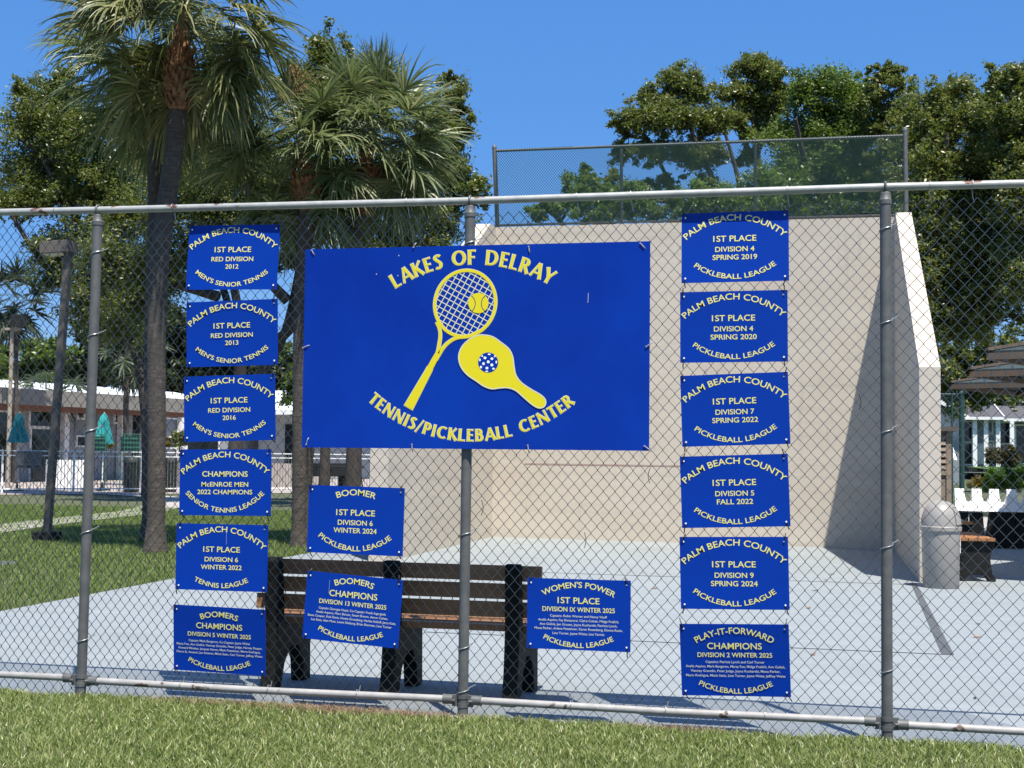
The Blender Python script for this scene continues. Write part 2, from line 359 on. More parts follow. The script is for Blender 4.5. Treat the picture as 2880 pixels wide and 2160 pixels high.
# slight bank of turf in front of the fence
mb = MB(); prof = [(-9, -.028), (-3, -.02), (-.9, .012), (-.3, .022), (.012, .018), (.014, -.1)]
for i in range(41):
    x = -14 + 26 * i / 40
    for y, z in prof: mb.v.append((x, y, z + (.006 * math.sin(x * 2.2 + y) if -1 < y < 0 else 0)))
for i in range(40):
    for j in range(5): a = i * 6 + j; mb.f.append((a, a + 6, a + 7, a + 1))
tag(mb.build('front_lawn', M['lawn'], smooth=True), kind='structure')
# court slab (a real step above the grass)
mb = MB(); poly = [(-7.55, 0.02), (14, 0.02), (14, 24.5), (1.9, 24.5), (1.9, 17.6), (-7.6, 17.6)]
mb.prism(poly, 'z', -0.12, 0.0)
tag(mb.build('court_slab', M['court']), kind='structure')
mb = MB()
for a, b in (((-5.8, 9.92), (1.2, 9.86)),):
    mb.beam((a[0], a[1], 0.0025), (b[0], b[1], 0.0025), 0.014, 0.003)
mb.beam((-3.3, 3.70, 0.0025), (1.06, 3.68, 0.0025), 0.022, 0.003)
tag(mb.build('court_joint', M['joint']), kind='structure')
mb = MB(); mb.add([(1.21, 10.05, .004), (1.145, 10.05, .004), (0.97, 3.69, .004), (1.065, 3.69, .004)], [(0, 1, 2, 3)])
tag(mb.build('court_line', M['line']), kind='structure')
# winding garden path on the left
pl = [G(-260, 1168), G(-60, 1148), G(0, 1140), G(120, 1125), G(230, 1113), G(300, 1105), G(385, 1085), G(340, 1072), G(250, 1066)]
def ribbon(name, pts, wd, z, m):
    mb = MB(); n = len(pts)
    for i, q in enumerate(pts):
        d = (pts[min(i + 1, n - 1)] - pts[max(i - 1, 0)]); d.z = 0; d.normalize(); s = Vector((-d.y, d.x, 0)) * wd / 2
        mb.v += [(q.x + s.x, q.y + s.y, z), (q.x - s.x, q.y - s.y, z)]
    mb.f += [(2 * i, 2 * i + 1, 2 * i + 3, 2 * i + 2) for i in range(n - 1)]
    return tag(mb.build(name, m), kind='structure')
ribbon('garden_path', pl, 1.15, -0.006, M['concrete'])
a, b, c, d_ = G(-250, 1069), G(840, 1063), G(840, 1035), G(-250, 1035)
sheet('pool_deck', [(a.x, a.y), (b.x, b.y), (b.x - 6, b.y + 40), (a.x - 30, a.y + 40)], -0.012, M['deck'])
a = G(2060, 1131); b = G(2230, 1131)
sheet('far_walk', [(1.9, 24.52), (26, 24.52), (26, 31.5), (1.9, 31.5)], -0.012, M['concrete'])

# ------------------------------------------------------------------ practice wall
def wall_y(x): return 17.05 + (x + 5.92) * (16.50 - 17.05) / 7.22
zL, zR = P(1075, 491, wall_y(-5.9)).z, P(1940, 468, wall_y(1.3)).z
def wall_z(x): return zL + (x + 5.9) * (zR - zL) / 7.2
pw = thing('practice_wall', 'tall beige stucco practice wall with two sloping side wings, standing on the court', 'wall', (-2.3, 16.8, 0))
mb = MB(); x0, x1 = -6.19, 1.54
mb.add([(x0, wall_y(x0), 0), (x1, wall_y(x1), 0), (x1, wall_y(x1) + .3, 0), (x0, wall_y(x0) + .3, 0),
        (x0, wall_y(x0), wall_z(x0)), (x1, wall_y(x1), wall_z(x1)), (x1, wall_y(x1) + .3, wall_z(x1)), (x0, wall_y(x0) + .3, wall_z(x0))],
       [(0, 1, 5, 4), (1, 2, 6, 5), (2, 3, 7, 6), (3, 0, 4, 7), (4, 5, 6, 7), (0, 3, 2, 1)])
mb.build('back_wall', M['stucco'], pw, world=True)
for xa, xb, xo, yf in ((-5.92, -5.97, -0.27, 10.85), (1.30, 1.265, 0.26, 10.22)):
    yb = wall_y(xa) - .003; zt = wall_z(xa) - .003
    zk = 2.72; pr = [(yf, 0), (yb, 0), (yb, zt), (yb - .42, zt), (yf, zk)]
    mb = MB(); vs = []
    for dx in (0, xo):
        for y, z in pr: vs.append((xb + (xa - xb) * (y - yf) / (yb - yf) + dx, y, z))
    mb.add(vs, [(0, 1, 2, 3, 4), (5, 6, 7, 8, 9)] + [(i, (i + 1) % 5, (i + 1) % 5 + 5, i + 5) for i in range(5)])
    mb.build('wing_wall', M['stucco'], pw, world=True)
mb = MB(); mb.add([(-5.3, wall_y(-5.3) - .004, 1.36), (-0.9, wall_y(-.9) - .004, 1.36), (-0.9, wall_y(-.9) - .004, 1.385), (-5.3, wall_y(-5.3) - .004, 1.385)], [(0, 1, 2, 3)])
M['faded_red'] = mat('faded_red_line', (0.55, 0.33, 0.28), 0.9, c2=(0.52, 0.45, 0.38), scale=3)
mb.build('service_line', M['faded_red'], pw, world=True)

def mesh_wires(mb, xa, xb, za, zb, pitch, hh, yfun, rad, sides=4, amp_y=0.003, jit=0.0, seed=1, ztop=None, grow=0.0):
    """chain-link fabric: upright zig-zag wires hooked into their neighbours"""
    r = random.Random(seed); nw = int((xb - xa) / pitch); nz = int((zb - za) / (hh / 2))
    ph1, ph2 = r.random() * 6, r.random() * 6
    for i in range(nw + 1):
        x0 = xa + i * pitch; pts = []
        if grow: x0 = xa + (xb - xa) * ((1 - grow) * i / nw + grow * (i / nw) ** 2)
        lp = pitch if not grow else (xb - xa) / nw * ((1 - grow) + 2 * grow * i / nw)
        for j in range(nz + 1):
            sgn = 1 if (i + j) % 2 == 0 else -1
            z = za + j * hh / 2; x = x0 + sgn * (lp / 2 + rad * 0.7)
            if jit:
                x += jit * (math.sin(x0 * 2.1 + z * 1.7 + ph1) + 0.6 * math.sin(x0 * 5.3 - z * 3.9 + ph2)) + r.gauss(0, jit * .12)
                z += jit * (math.sin(x0 * 1.3 - z * 2.2 + ph2)) + r.gauss(0, jit * .12)
            zt = ztop(x) if ztop else 1e9
            if z > zt: break
            pts.append((x, yfun(x) + sgn * amp_y, z))
        if len(pts) > 1: mb.tube(pts, rad, sides, cap=False)

# fence on top of the practice wall
wf = thing('wall_top_fence', 'green mesh ball fence with steel posts standing on top of the beige practice wall', 'fence', (-2.2, 17.0, 5.8))
for px, yb_, yt in ((1068, 492, 319), (1955, 468, 281), (1342, 486, 322), (1632, 478, 310)):
    xx = P(px, yb_, 16.95).x; Yp = wall_y(xx) + .15; q = P(px, yt, Yp)
    mb = MB(); mb.tube([(xx, Yp, wall_z(xx)), (q.x, Yp, q.z)], 0.042 if px in (1068, 1955) else 0.03, 10)
    o = mb.build('post', M['galv'], wf, world=True, smooth=True)
    if px in (1068, 1955):
        mb = MB(); mb.lathe([(.046, -.02), (.046, .02), (.03, .045), (0.0, .05)], (q.x, Yp, q.z), 10)
        c_ = mb.build('post_cap', M['galv'], o, smooth=True); c_.location = -wf.location
ra, rb = P(1070, 326, wall_y(-5.9) + .15), P(1953, 293, wall_y(1.4) + .15)
mb = MB(); mb.tube([ra, rb], .026, 8); mb.build('top_rail', M['galv'], wf, world=True, smooth=True)
mb = MB(); mb.tube([(ra.x, ra.y, wall_z(ra.x) + .06), (rb.x, rb.y, wall_z(rb.x) + .06)], .022, 8); mb.build('bottom_rail', M['galv'], wf, world=True, smooth=True)
mb = MB(); mesh_wires(mb, ra.x + .04, rb.x - .04, wall_z(-3) + .05, ra.z + .14, 0.0255, 0.058, lambda x: wall_y(x) + .10, 0.0050, 3, .002,
                      ztop=lambda x: ra.z + (rb.z - ra.z) * (x - ra.x) / (rb.x - ra.x) + .03)
mb.build('wire_mesh', M['wire_green'], wf, world=True)

# ------------------------------------------------------------------ front chain-link fence
fe = thing('chain_link_fence', 'tall galvanised chain-link fence with rusty top rail that carries all the blue signs', 'fence', (0, 0, 0))
ptop = [P(276 / S, 591 / S, 0), P(1323 / S, 565 / S, 0), P(2490 / S, 526 / S, 0)]
pbot = [P(229 / S, 1911 / S, 0), P(1302 / S, 1971 / S, 0), P(2495 / S, 2032 / S, 0)]
lend, rend = P(-40, 460 - .5, 0), P(2260, 395.5, 0)
railpts = [Vector((lend.x - 1.9, 0, 3.06)), lend] + [Vector((q.x, 0, q.z)) for q in ptop] + [rend, Vector((rend.x + 1.6, 0, 3.05))]
mb = MB(); mb.tube(railpts, .0225, 14)
# pipe couplings
for i, px in enumerate((640, 1360, 2008)):
    q = P(px, 0, 0); z = np.interp(q.x, [p_.x for p_ in railpts], [p_.z for p_ in railpts]); mb.tube([(q.x - .001, 0, z), (q.x + .001, 0, z)], .0236, 14)
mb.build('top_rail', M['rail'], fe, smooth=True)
post_x = []
for i in range(3):
    t, b = ptop[i], pbot[i]; dx = (t.x - b.x) / (t.z - b.z)
    zb = -0.1; xb_ = b.x + dx * (zb - b.z); xt = t.x - dx * .08; zt = t.z - .085
    post_x.append((b.x, dx))
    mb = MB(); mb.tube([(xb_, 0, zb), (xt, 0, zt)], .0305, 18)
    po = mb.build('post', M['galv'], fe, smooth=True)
    mb = MB(); mb.lathe([(.034, -.012), (.0345, .012), (.031, .016), (.029, .05), (.021, .058), (0.012, .06)], (xt, 0, zt), 18)
    mb.tube([(t.x + .0, 0, zt + .05)] + [(t.x + .0, .029 * math.sin(a), t.z - .029 * math.cos(a)) for a in np.linspace(0, 2 * math.pi, 17)], .007, 8)
    mb.build('post_cap', M['galv'], po, smooth=True)
    for tz in (2.80, 2.28, 1.68, 1.05, .38) if i != 1 else (2.79, 1.08, .42, .17):
        z = tz + (0.02 * i - .02); xx = b.x + dx * (z - b.z); pts = []
        for a in np.linspace(-0.35, math.pi + .45, 14):
            pts.append((xx - .0345 * math.cos(a), -.0345 * math.sin(a), z + .012 * (a - 1.5) * .8))
        e = pts[-1]; pts += [(e[0] + .018, e[1] + .012, e[2] + .008), (e[0] + .032, e[1] + .018, e[2] + .018), (e[0] + .037, e[1] + .010, e[2] + .012)]
        mb = MB(); mb.tube(pts, .0026, 6); mb.build('tie_wire', M['tie'], po, smooth=True)
    mb = MB()
    for dz in (-.028, .022): mb.tube([(b.x - dx * .03, 0, .12 + dz - .011), (b.x, 0, .12 + dz + .011)], .0345, 16)
    mb.box((b.x - .062, -.012, .085), (b.x - .03, .012, .15)); mb.box((b.x + .03, -.012, .085), (b.x + .062, .012, .15))
    mb.tube([(b.x - .066, -.02, .118), (b.x - .04, -.026, .118)], .008, 8); mb.tube([(b.x + .04, -.026, .118), (b.x + .066, -.02, .118)], .008, 8)
    mb.build('clamp', M['galv'], po, smooth=True)
zlow = [P(0, 1900 / S, 0).z, P(300 / S, 1912 / S, 0).z, P(1283 / S, 1967 / S, 0).z, P(2462 / S, 2029 / S, 0).z, P(2880 / S, 2059 / S, 0).z]
bx = [pbot[i].x for i in range(3)]
spans = [(lend.x - 1.9, bx[0] - .065, zlow[0], zlow[1]), (bx[0] + .06, bx[1] - .065, zlow[1] - .01, zlow[2]),
         (bx[1] + .06, bx[2] - .065, zlow[2], zlow[3]), (bx[2] + .06, rend.x + 1.6, zlow[3] - .01, zlow[4])]
for i, (xa, xb_, za, zb) in enumerate(spans):
    mb = MB(); xm = (xa + xb_) / 2
    mb.tube([(xa, 0, za), (xm, -.002, (za + zb) / 2 - (.006 if i in (1, 2) else 0)), (xb_, 0, zb)], .0215, 14)
    br = mb.build('bottom_rail', M['rail_low'], fe, smooth=True)
    for e, s_ in ((xa, 1), (xb_, -1)):
        if abs(e - xa) < 1e-6 and i == 0 or abs(e - xb_) < 1e-6 and i == 3: continue
        z = za if e == xa else zb
        mb = MB(); mb.tube([(e - s_ * .006, 0, z), (e + s_ * .045, 0, z)], .0282, 14); mb.tube([(e + s_ * .045, 0, z), (e + s_ * .052, 0, z)], .0305, 14)
        mb.build('rail_end', M['galv'], br, smooth=True)
    L = xb_ - xa
    for k in range(1, 4 if i in (1, 2) else 3):
        f = k / 4 if i in (1, 2) else k / 3; x = xa + L * f + .03 * math.sin(k * 7 + i); z = za + (zb - za) * f
        pts = [(x + .004 * math.sin(3 * a), -.0268 * math.cos(a), z + .0268 * math.sin(a)) for a in np.linspace(-1.4, 4.2, 16)] + [(x + .012, .02, z + .05)]
        mb = MB(); mb.tube(pts, .0024, 5); mb.build('tie_wire', M['tie'], br, smooth=True)
for px in (120, 373, 878, 1245, 1362, 1700, 2008, 2100):
    x = P(px, 440, 0).x; z = float(np.interp(x, [p_.x for p_ in railpts], [p_.z for p_ in railpts]))
    pts = [(x + .003 * math.sin(2 * a), -.0262 * math.cos(a), z + .0262 * math.sin(a)) for a in np.linspace(-1.2, 3.6, 14)] + [(x + .006, .03, z - .06), (x + .016, .034, z - .09)]
    mb = MB(); mb.tube(pts, .0024, 5); mb.build('tie_wire', M['tie'], fe, smooth=True)
mb = MB(); mesh_wires(mb, lend.x - .35, rend.x + .35, -0.025, 3.0, 0.0332, 0.0803, lambda x: .047, .0023, 5, .0028, jit=.0042, seed=4, grow=.09)
# stray loose wire curls
for px, py, s_ in ((1855, 850, 1), (1405, 1010, -1), (1262, 1150, 1), (1040, 1080, 1)):
    q = P(px, py, .02); pts = [(q.x + .012 * math.sin(t * 3) * s_, .02 - .01 * t, q.z - .09 * t) for t in np.linspace(0, 1, 8)]
    mb.tube(pts, .002, 4)
mb.build('wire_mesh', M['wire'], fe, smooth=True)

# ------------------------------------------------------------------ signs on the fence
def cable_tie(root, x, z, y0, ang, mt, ln=.05):
    mb = MB(); d = Vector((math.sin(ang), 0, math.cos(ang)))
    a = Vector((x, y0 - .003, z)); mb.tube([a + Vector((0, .008, 0)), a, a + d * ln * .6 + Vector((0, -.002, 0)), a + d * ln + Vector((0, .014, 0))], .0032, 6)
    mb.box((x - .004, y0 - .007, z - .004), (x + .004, y0 - .001, z + .004))
    mb.build('cable_tie', mt, root)
def award_sign(cx, cz, rot, label, top, lines, bottom, small=(), seed=0, tilt=0.0):
    """60 x 40 cm printed sheet; lines: (text, baseline v, width, cap)"""
    r = random.Random(seed); W, H = .602, .404
    root = thing('award_sign', label, 'sign', (cx, .030 - max(0, tilt) * .0028, cz), (R(tilt), R(-rot), 0), 'blue award signs hung on the fence')
    # slightly bowed sheet
    mb = MB(); NX = 8; bow = r.uniform(-.004, .004); T = .003
    for s_, y0 in ((0, -T / 2), (1, T / 2)):
        for j in (0, 1):
            for i in range(NX + 1): mb.v.append((-W / 2 + W * i / NX, y0 + bow * (1 - (2 * i / NX - 1) ** 2), -H / 2 + H * j))
    m_ = NX + 1
    for i in range(NX):
        mb.f += [(i, i + 1, m_ + i + 1, m_ + i), (2 * m_ + i, 3 * m_ + i, 3 * m_ + i + 1, 2 * m_ + i + 1), (i, 2 * m_ + i, 2 * m_ + i + 1, i + 1), (m_ + i, m_ + i + 1, 3 * m_ + i + 1, 3 * m_ + i)]
    mb.f += [(0, m_, 3 * m_, 2 * m_), (NX, 2 * m_ + NX, 3 * m_ + NX, m_ + NX)]
    mb.build('panel', M['blue'], root)
    y = -T / 2 - .0012 + min(0, bow)
    mb = MB(); s, mid, half, sag, cap = top
    put_arc(mb, s, 0, H / 2 - mid * H, half * W, sag * H, cap, y); mb.build('heading', M['pale_yellow'], root)
    mb = MB()
    for s, v, wd, cap in lines: put_flat(mb, s, 0, H / 2 - v * H, wd * W, cap, y)
    mb.build('lettering', M['pale_yellow'], root)
    if small:
        mb = MB()
        for s, v, wd in small: put_flat(mb, s, 0, H / 2 - v * H, wd * W, .0132, y, .008)
        mb.build('small_print', M['small_print'], root)
    mb = MB(); s, mid, half, sag, cap = bottom
    put_arc(mb, s, 0, H / 2 - mid * H, half * W, sag * H, cap, y, up=False); mb.build('footing', M['pale_yellow'], root)
    for sx in (-1, 1):
        for sz in (-1, 1):
            x, z = sx * (W / 2 - .022), sz * (H / 2 - .022)
            mb = MB(); mb.lathe([(.0052, 0), (.0052, .0012), (0, .0014)], (0, 0, 0), 10)
            mb.v = [(x + p[0], y - p[2], z - sz * .004 + p[1]) for p in mb.v]; mb.build('eyelet', M['white_print'], root)
            cable_tie(root, x + sx * .004, z + sz * .006, y, r.uniform(-.5, .5) + (0 if sz > 0 else math.pi), M['black_tie'], r.uniform(.03, .05))
    if seed in (5, 8):
        mb = MB(); x = .03 if seed == 5 else -.155
        mb.box((x, y - .0006, .08), (x + .0016, y, .16)); mb.build('scratch', M['scratch'], root)
    return root
PBC = ('PALM BEACH COUNTY', .118, .452, .262, .034)
def std(a, b, c, wa=.402, wb=.46, wc=.145): return [(a, .42, wa, .032), (b, .562, wb, .027), (c, .678, wc, .027)]
MST = ("MEN'S SENIOR TENNIS", .955, .402, .212, .027)
PL = ('PICKLEBALL LEAGUE', .957, .385, .188, .028)
PLS = ('PICKLEBALL LEAGUE', .964, .342, .118, .028)
award_sign(-3.519, 2.741, -.6, 'blue award sign reading 1st place red division 2012, uppermost of the left column', PBC, std('1ST PLACE', 'RED DIVISION', '2012'), MST, seed=1, tilt=-3.4)
award_sign(-3.513, 2.271, 1.4, 'blue award sign reading 1st place red division 2013, just below the 2012 one', PBC, std('1ST PLACE', 'RED DIVISION', '2013'), MST, seed=2)
award_sign(-3.518, 1.810, 1.8, "blue award sign reading red division 2016 men's senior tennis, in front of the oak", PBC, std('1ST PLACE', 'RED DIVISION', '2016'), MST, seed=3)
award_sign(-3.535, 1.355, .7, 'blue award sign for 2022 champions of the senior tennis league', PBC,
           [('CHAMPIONS', .412, .497, .032), ('McENROE MEN', .562, .51, .027), ('2022 CHAMPIONS', .678, .60, .027)], ('SENIOR TENNIS LEAGUE', .955, .432, .285, .028), seed=4)
award_sign(-3.547, .898, 0.2, 'blue award sign reading division 6 winter 2022 tennis league, scratched near the top', PBC,
           [('1ST PLACE', .42, .40, .032), ('DIVISION 6', .565, .365, .027), ('WINTER 2022', .682, .445, .027)], ('TENNIS LEAGUE', .96, .298, .102, .028), seed=5)
award_sign(-3.541, .400, -1.0, 'blue award sign for boomers champions of division 5 winter 2025, lowest in the left column', ('BOOMERS', .15, .195, .05, .033),
           [('CHAMPIONS', .335, .5, .034), ('DIVISION 5 WINTER 2025', .458, .685, .025)], PLS,
           [('Captain: Mark Bergeron, Co-Captain: Jayne Weiss', .545, .665), ('Marty Fox, Ann Golick, Vianney Grondin, Peter Judge, Harvey Kasper,', .605, .93),
            ('Howard Minsker, Jacques Neron, Mark Potashner, Mario Rodrigue,', .665, .89), ('Pierre St. Amand, Len Scherer, Mitch Stein, Carl Turner, Jeffrey Weiss', .725, .93)], seed=6, tilt=6)
award_sign(-2.691, 1.143, -.9, 'blue award sign reading boomer division 6 winter 2024, hung above the bench', ('BOOMER', .13, .198, .05, .035),
           [('1ST PLACE', .43, .405, .034), ('DIVISION 6', .572, .365, .029), ('WINTER 2024', .688, .45, .029)], ('PICKLEBALL LEAGUE', .955, .385, .20, .03), seed=7)
award_sign(-2.700, .615, -3.6, 'blue award sign for boomers champions of division 13, tilted, in front of the bench back', ('BOOMERS', .13, .195, .05, .034),
           [('CHAMPIONS', .335, .5, .036), ('DIVISION 13 WINTER 2025', .455, .70, .026)], PLS,
           [('Captain: Georges Hupé, Co-Captain: Frank Ingargiola', .54, .70), ('Analiz Aquino, Marc Barcan, Stuart Brown, Aaron Cohen,', .60, .75),
            ('Steve Cooper, Rob Davis, Howie Grossberg, Herbie Kalloff, Jerry Katz,', .66, .92), ('Les Katz, Alan Must, Lewis Nieburg, Brian Sherman, Line Turner', .72, .84)], seed=8)
award_sign(-1.335, .635, .2, "blue award sign for women's power in division IX, at the right end of the bench", ("WOMEN'S POWER", .12, .34, .127, .032),
           [('1ST PLACE', .345, .405, .034), ('DIVISION IX WINTER 2025', .462, .70, .026)], ('PICKLEBALL LEAGUE', .968, .342, .118, .0275),
           [('Captains: Robin Warner and Nancy Vitoff', .54, .55), ('Analiz Aquino, Fay Bonacorsi, Claire Cohen, Midge Frailich,', .60, .78), ('Ann Golick, Jen Grusen, Joyce Kucharski, Patricia Lynch,', .66, .75),
            ('Mona Parker, Arlene Potashner, Karen Rosenberg, Donna Rusin,', .72, .85), ('Line Turner, Jayne Weiss, Lisa Yarmis', .785, .50)], seed=9)
award_sign(-.457, 2.741, .5, 'blue award sign reading division 4 spring 2019, close under the top rail on the right', PBC, [('1ST PLACE', .42, .402, .033), ('DIVISION 4', .565, .365, .028), ('SPRING 2019', .68, .415, .028)], PL, seed=10, tilt=-3.4)
award_sign(-.462, 2.287, .5, 'blue award sign reading division 4 spring 2020', PBC, [('1ST PLACE', .42, .402, .033), ('DIVISION 4', .565, .365, .028), ('SPRING 2020', .68, .43, .028)], PL, seed=11)
award_sign(-.453, 1.817, 2.2, 'blue award sign reading division 7 spring 2022', PBC, [('1ST PLACE', .42, .402, .033), ('DIVISION 7', .565, .36, .028), ('SPRING 2022', .68, .425, .028)], PL, seed=12)
award_sign(-.452, 1.358, 2.3, 'blue award sign reading division 5 fall 2022', PBC, [('1ST PLACE', .42, .402, .033), ('DIVISION 5', .565, .36, .028), ('FALL 2022', .68, .335, .028)], PL, seed=13)
award_sign(-.453, .900, 1.5, 'blue award sign reading division 9 spring 2024', PBC, [('1ST PLACE', .42, .402, .033), ('DIVISION 9', .565, .36, .028), ('SPRING 2024', .68, .43, .028)], PL, seed=14)
award_sign(-.446, .418, 1.9, 'blue award sign for play-it-forward champions of division 2, lowest on the right', ('PLAY-IT-FORWARD', .13, .345, .135, .034),
           [('CHAMPIONS', .345, .5, .034), ('DIVISION 2 WINTER 2025', .458, .685, .025)], PLS,
           [('Captains: Patricia Lynch and Carl Turner', .54, .54), ('Analiz Aquino, Mark Bergeron, Marty Fox, Midge Frailich, Ann Golick,', .603, .91),
            ('Vianney Grondin, Peter Judge, Joyce Kucharski, Mona Parker,', .666, .82), ('Mario Rodrigue, Mitch Stein, Line Turner, Jayne Weiss, Jeffrey Weiss', .73, .91)], seed=15, tilt=5)

# --- large banner; emblem outlines in banner units (read off the print, x right, z up, metres)
BW, BH = 2.084, 1.193
bs = thing('banner_sign', 'large blue banner with yellow tennis racket and pickleball paddle, over the middle fence post', 'sign', (-1.969, -.050, 2.173), (0, R(-.1), 0))
_q = [(42, 112), (2145, 62), (2138, 1340), (22, 1318)]
def _hom():
    A = []; bb = []
    for (x, y), (u, v) in zip(_q, [(-BW / 2, BH / 2), (BW / 2, BH / 2), (BW / 2, -BH / 2), (-BW / 2, -BH / 2)]):
        A.append([x, y, 1, 0, 0, 0, -u * x, -u * y]); bb.append(u); A.append([0, 0, 0, x, y, 1, -v * x, -v * y]); bb.append(v)
    h = np.linalg.solve(np.array(A, float), np.array(bb, float)); return np.append(h, 1).reshape(3, 3)
_H = _hom()
def E2(x, y):
    v = _H @ np.array([x, y, 1.0]); return v[0] / v[2], v[1] / v[2]
mb = MB(); mb.box((-BW / 2, -.002, -BH / 2), (BW / 2, .002, BH / 2)); mb.build('panel', M['blue_big'], bs)
def ribbon2(mb, pts, wd, y):
    """flat printed stroke along 2-D points; wd one width or one per point"""
    pts = [np.array(p) for p in pts]; n = len(pts)
    if not hasattr(wd, '__len__'): wd = [wd] * n
    vs = []
    for i, p in enumerate(pts):
        d = pts[min(i + 1, n - 1)] - pts[max(i - 1, 0)]; d = d / (np.linalg.norm(d) + 1e-9); s = np.array([-d[1], d[0]]) * wd[i] / 2
        vs += [(p[0] + s[0], y, p[1] + s[1]), (p[0] - s[0], y, p[1] - s[1])]
    mb.add(vs, [(2 * i, 2 * i + 1, 2 * i + 3, 2 * i + 2) for i in range(n - 1)])
def spline(pts, k=6, closed=False):
    pts = [np.array(p, float) for p in pts]; n = len(pts); out = []
    for i in range(n if closed else n - 1):
        g = (lambda j: pts[j % n]) if closed else (lambda j: pts[min(max(j, 0), n - 1)])
        a, b, c, d = g(i - 1), g(i), g(i + 1), g(i + 2)
        for t in np.linspace(0, 1, k, endpoint=False):
            out.append(.5 * (2 * b + (c - a) * t + (2 * a - 5 * b + 4 * c - d) * t * t + (3 * b - a - 3 * c + d) * t ** 3))
    if not closed: out.append(pts[-1])
    return out
PXM = BW / 2103                      # metres per print pixel
def poly2(mb, pts, y): mb.add([(p[0], y, p[1]) for p in pts], [tuple(range(len(pts)))])
y1, y2, y3, y4, y5 = -.0032, -.0042, -.0052, -.0062, -.0072
# racket head: ellipse with its long axis along the handle
hc = np.array([1017, 442.0]); ax = np.array([.30, -.954]); bxx = np.array([.954, .30]); ea, eb = 203, 184
def headpt(a, k=1.0): return hc + ax * math.cos(a) * ea * k + bxx * math.sin(a) * eb * k
E_ = lambda p: E2(p[0], p[1])
mb = MB(); mo = MB()
ring = [E_(headpt(a)) for a in np.linspace(0, 2 * math.pi, 73)]
ribbon2(mb, ring, 17 * PXM, y3); ribbon2(mo, ring, 23 * PXM, y2)
thl = spline([(842, 555), (860, 595), (866, 640), (858, 700), (850, 740), (835, 775)])
thr = spline([(1100, 612), (1040, 642), (965, 652), (915, 680), (880, 717), (858, 752), (838, 785)])
for st, wds in ((thl, np.linspace(16, 22, len(thl))), (thr, np.linspace(16, 22, len(thr)))):
    ribbon2(mb, [E_(p) for p in st], [w_ * PXM for w_ in wds], y3 - .0002); ribbon2(mo, [E_(p) for p in st], [(w_ + 6) * PXM for w_ in wds], y2 - .0002)
ribbon2(mb, [E2(851, 745), E2(836, 775), E2(803, 836), E2(796, 852), E2(672, 1076)], [30 * PXM, 36 * PXM, 38 * PXM, 40 * PXM, 58 * PXM], y3 - .0004)
ribbon2(mo, [E2(804, 832), E2(796, 850), E2(670, 1080)], [44 * PXM, 46 * PXM, 65 * PXM], y2 - .0004)
mb.build('racket', M['yellow'], bs); mo.build('racket_outline', M['cream'], bs)
mb = MB(); sa = np.array([.49, -.872]); sb = np.array([.872, .49])
for d1, d2, off in ((sa, sb, 34), (sb, sa, 34)):
    for k in range(-6, 7):
        o_ = d2 * (k * off + 6)
        # clip to the head ellipse
        ts = [t for t in np.linspace(-230, 230, 231) if ((o_ + d1 * t) @ ax / ea) ** 2 + ((o_ + d1 * t) @ bxx / eb) ** 2 < .93]
        if len(ts) > 2: ribbon2(mb, [E_(hc + o_ + d1 * ts[0]), E_(hc + o_ + d1 * ts[-1])], 5.5 * PXM, y1 - (.0003 if d1 is sa else 0))
mb.build('racket_strings', M['cream'], bs)
def disc(mb, c, r, y, n=40): poly2(mb, [E2(c[0] + r * math.cos(a), c[1] + r * math.sin(a)) for a in np.linspace(0, 2 * math.pi, n, endpoint=False)], y)
mb = MB(); disc(mb, (1098, 440), 62, y3 - .0006); mb.build('tennis_ball', M['yellow'], bs)
mb = MB()
ribbon2(mb, [E_(p) for p in spline([(1054, 394), (1072, 415), (1079, 442), (1073, 470), (1056, 492)])], 4.5 * PXM, y4)
ribbon2(mb, [E_(p) for p in spline([(1142, 394), (1123, 414), (1116, 442), (1121, 468), (1138, 490)])], 4.5 * PXM, y4)
mb.build('ball_seam', M['blue_dark'], bs)
pad = spline([(1130, 634), (1185, 645), (1240, 682), (1285, 720), (1308, 768), (1316, 825), (1328, 880), (1362, 925), (1420, 965), (1480, 1000), (1507, 1030), (1507, 1058), (1490, 1076), (1460, 1077),
              (1420, 1053), (1370, 1010), (1325, 972), (1278, 956), (1230, 957), (1180, 962), (1130, 945), (1085, 914), (1035, 880), (998, 838), (980, 790), (981, 745), (1004, 697), (1050, 655), (1092, 637)], 5, True)
cen = np.mean(pad, axis=0)
mb = MB(); poly2(mb, [E_(p) for p in pad], y4 - .0002); mb.build('paddle', M['yellow'], bs)
mb = MB(); ribbon2(mb, [E_(p) for p in pad + [pad[0]]], 7 * PXM, y4 - .0006); mb.build('paddle_outline', M['cream'], bs)
mb = MB(); disc(mb, (1158, 802), 61, y5); mb.build('pickleball', M['blue_big'], bs)
mb = MB()
for x, y, rx, ry in ((1159, 798, 9, 9), (1139, 774, 9, 8), (1181, 779, 9, 8), (1130, 809, 8, 9), (1181, 817, 9, 9), (1151, 836, 9, 8), (1165, 752, 9, 5), (1108, 786, 5, 9), (1208, 799, 5, 9), (1114, 830, 7, 8), (1191, 840, 8, 6), (1150, 856, 9, 4), (1199, 764, 5, 6), (1122, 763, 6, 5)):
    poly2(mb, [E2(x + rx * math.cos(a), y + ry * math.sin(a)) for a in np.linspace(0, 2 * math.pi, 12, endpoint=False)], y5 - .0006)
mb.build('ball_hole', M['white_print'], bs)
